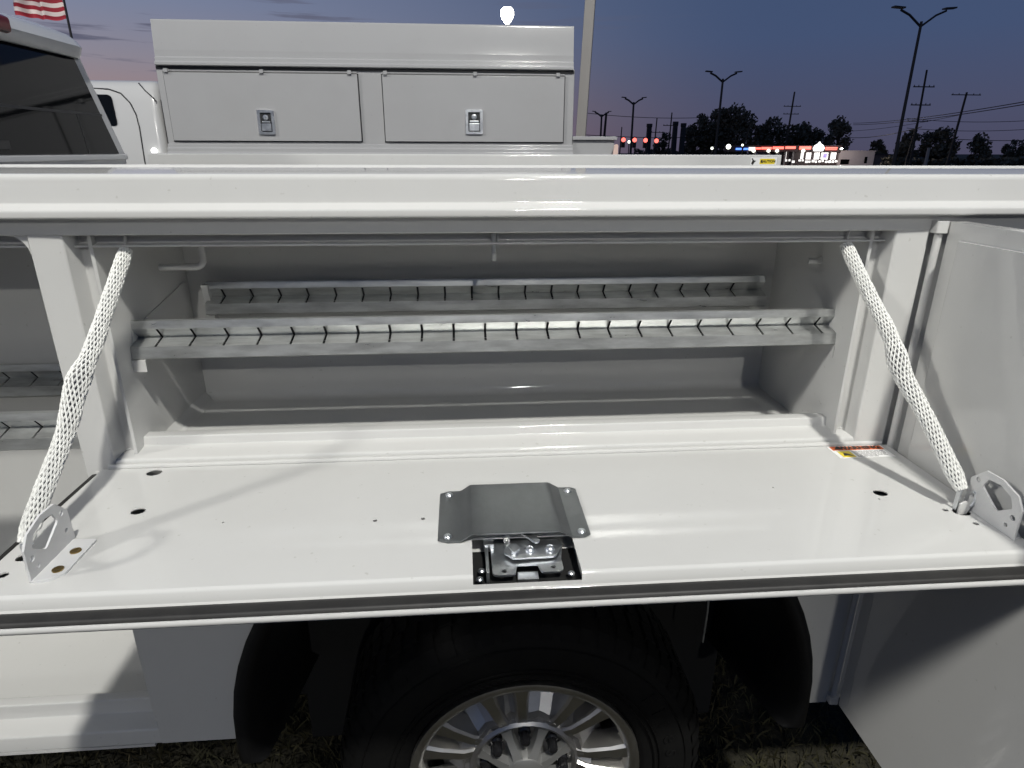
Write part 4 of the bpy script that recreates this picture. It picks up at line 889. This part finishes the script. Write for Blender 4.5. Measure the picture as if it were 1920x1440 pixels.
# pale building beside it, low brick building on the right
p, q = px2(1574, 284, RY + 1), px2(1641, 285, RY + 1)
WB = thing('pale_building', 'low pale flat-roofed building beside the neon restaurant', 'building', ((p.x + q.x) / 2, RY + 5, gr))
MB().box(p.x, q.x, RY + 1, RY + 9, gr, p.z).build('wall', 'wallw', WB); MB().box(p.x - .1, q.x + .1, RY + .9, RY + 9.1, p.z + .01, p.z + .2).build('roof_edge', 'wallw', WB)
for x0, x1, y0, y1 in ((1580, 1598, 299, 308), (1625, 1632, 294, 306)):
    u_, v_ = px2(x0, y1), px2(x1, y0); MB().box(u_.x, v_.x, RY + .93, RY + 1.0, u_.z, v_.z).build('window', 'glass', WB)
p, q = px2(1642, 291, RY + 6), px2(1668, 293, RY + 6)
BB = thing('brick_building', 'dull low brick building right of the pale building', 'building', ((p.x + q.x) / 2, RY + 10, gr)); MB().box(p.x, q.x, RY + 6, RY + 14, gr, p.z).build('wall', 'brick', BB); MB().box(p.x - .2, q.x + .2, RY + 5.8, RY + 14.2, p.z + .01, p.z + .25).build('roof_edge', 'wallb', BB)
# distant white van by the road
p = at(1185, 283, Y=118); g_ = gz(p.x, 118)
VN = thing('parked_van', 'small white van parked on the road below the red signals', 'van', (p.x, 118, g_))
MB().ext(rp([(p.x - 2.4, g_ + .4, .2), (p.x - 2.4, g_ + 2.3, .3), (p.x + 1.2, g_ + 2.3, .4), (p.x + 1.9, g_ + 1.4, .2), (p.x + 2.5, g_ + 1.2, .2), (p.x + 2.5, g_ + .4, .2)]), 117, 119, 'Y').build('body', 'carw', VN)
MB().ext(rp([(p.x + .4, g_ + 1.4, .05), (p.x + 1.7, g_ + 1.4, .05), (p.x + 1.1, g_ + 2.1, .1), (p.x + .4, g_ + 2.1, .05)]), 116.95, 116.99, 'Y').build('window', 'glass', VN)
for dx in (-1.5, 1.5): MB().lathe([(.0001, -.02), (.2, -.02), (.36, .0), (.36, .25)], (p.x + dx, 116.98, g_ + .36), 'Y', 16).build('wheel', 'tyre', VN)

# trees
def tree(x, ytop, Y, wpx, hcr, label, mname='leaf', loose=1.0, seed=0, cnt=2600, name='tree', lean=0):
    rs = random.Random(seed); t = at(x, ytop, Y=Y); g_ = gz(t.x, Y); s = Y / 1195.67 * 1.12; W = wpx * s / 2; H = t.z - g_; Hc = hcr * H
    S = thing(name, label, 'tree', (t.x, Y, g_), 'trees on the skyline')
    tr = MB(); tr.tube([(t.x, Y, g_ - .2), (t.x + .15 * W, Y, g_ + H * .3), (t.x, Y, g_ + H * .75)], [H * .028, H * .02, H * .006], 7)
    lumps = []; nl = int(10 + 9 * loose)
    for i in range(nl):
        a = rs.uniform(0, 6.28); e = rs.uniform(-.9, 1); rr = rs.uniform(.35, 1.0) ** .7
        c = Vector((t.x + math.cos(a) * math.sqrt(1 - e * e * .7) * W * .72 * rr, Y + math.sin(a) * W * .7 * rr * .8, g_ + H - Hc / 2 + e * Hc * .40 * rr)); lr = W * rs.uniform(.24, .42) / loose ** .3
        c.z = min(c.z, t.z - lr * .8); lumps.append((c, lr))
        if i % 2 == 0: tr.tube([(t.x + .08 * W, Y, g_ + H * rs.uniform(.25, .45)), ((t.x + c.x) / 2, (Y + c.y) / 2, c.z - lr * .4), tuple(c)], [H * .011, H * .007, H * .002], 5)
    lumps.append((Vector((t.x, Y, t.z - W * .25)), W * .27))
    tr.build('trunk', 'bark', S)
    lf = MB(); V = []; F = []; ls = .22 + .0016 * Y
    for i in range(cnt):
        c, lr = lumps[rs.randrange(len(lumps))]
        d = Vector((rs.gauss(0, 1), rs.gauss(0, 1), rs.gauss(0, 1))).normalized() * lr * rs.uniform(.2, 1.08) ** .6
        q = c + d; n_ = Vector((rs.gauss(0, 1), rs.gauss(0, 1), rs.gauss(0, 1))).normalized(); u1 = n_.orthogonal().normalized(); v1 = n_.cross(u1); z_ = ls * rs.uniform(.5, 1.3); k = len(V)
        V += [q + u1 * z_, q + v1 * z_ * .55, q - u1 * z_, q - v1 * z_ * .55]; F.append((k, k + 1, k + 2, k + 3))
    lf.add(V, F).build('crown', mname, S, smooth=0, fix=False)
tree(1318, 213, 175, 66, .9, 'rounded dark tree at the left end of the broad trees', seed=1)
tree(1374, 199, 172, 92, .92, 'tallest and broadest dark tree above the blue neon', seed=2, cnt=4200)
tree(1452, 219, 178, 74, .9, 'ragged dark tree behind the restaurant canopy', seed=3, loose=1.6)
tree(1512, 229, 180, 70, .9, 'lower dark tree behind the restaurant roof sign', seed=4, loose=1.3)
tree(1577, 217, 168, 62, .85, 'loose open tree above the pale building', 'leaf2', 2.2, 5, 1500)
tree(1650, 262, 165, 34, .9, 'small dark tree just left of the tallest street lamp', seed=6, cnt=1200)
tree(1712, 242, 150, 46, .85, 'open olive tree between the tallest lamp and the leaning pole', 'leaf2', 1.9, 7, 1500)
tree(1768, 239, 150, 74, .85, 'bushy olive tree in front of the leaning utility pole', 'leaf2', 1.5, 8, 2600)
tree(1848, 250, 150, 54, .85, 'sparse olive tree right of the leaning utility pole', 'leaf2', 2.4, 9, 1300)
tree(1905, 262, 155, 44, .85, 'thin sparse tree beyond the sparse olive tree', 'leaf2', 2.6, 10, 800)
tree(1246, 248, 185, 34, .9, 'small dark tree behind the last red signal', seed=11, cnt=900)
def hedge(xa, xb, yt, Y, label, seed, name='shrub_row'):
    rs = random.Random(seed); V = []; F = []
    a_, b_ = at(xa, yt, Y=Y), at(xb, yt, Y=Y); g_ = gz((a_.x + b_.x) / 2, Y)
    for i in range(int((b_.x - a_.x) * 95)):
        x = rs.uniform(a_.x, b_.x); h = (a_.z - g_) * (.72 + .28 * mnoise.noise(Vector((x * .25, seed, 0)))) ; z = g_ + h * rs.uniform(0, 1) ** .6
        q = Vector((x, Y + rs.uniform(-1.2, 1.2), z)); n_ = Vector((rs.gauss(0, 1), rs.gauss(0, 1), rs.gauss(0, 1))).normalized(); u1 = n_.orthogonal().normalized(); v1 = n_.cross(u1); z_ = rs.uniform(.25, .6); k = len(V)
        V += [q + u1 * z_, q + v1 * z_ * .55, q - u1 * z_, q - v1 * z_ * .55]; F.append((k, k + 1, k + 2, k + 3))
    mb = MB().add(V, F); o_ = mb.build(name, 'leaf', None, smooth=0, fix=False); o_['kind'] = 'stuff'; o_['label'] = label; o_['category'] = 'shrubs'
hedge(1660, 1960, 286, 122, 'dark scrub along the ground below the right-hand trees', 1)
hedge(1288, 1545, 222, 188, 'dark tree line filling in below the broad dark trees', 5)
hedge(1570, 1700, 281, 186, 'dark distant scrub behind the pale building', 2); hedge(1190, 1400, 270, 190, 'dark distant tree line behind the signals', 3)
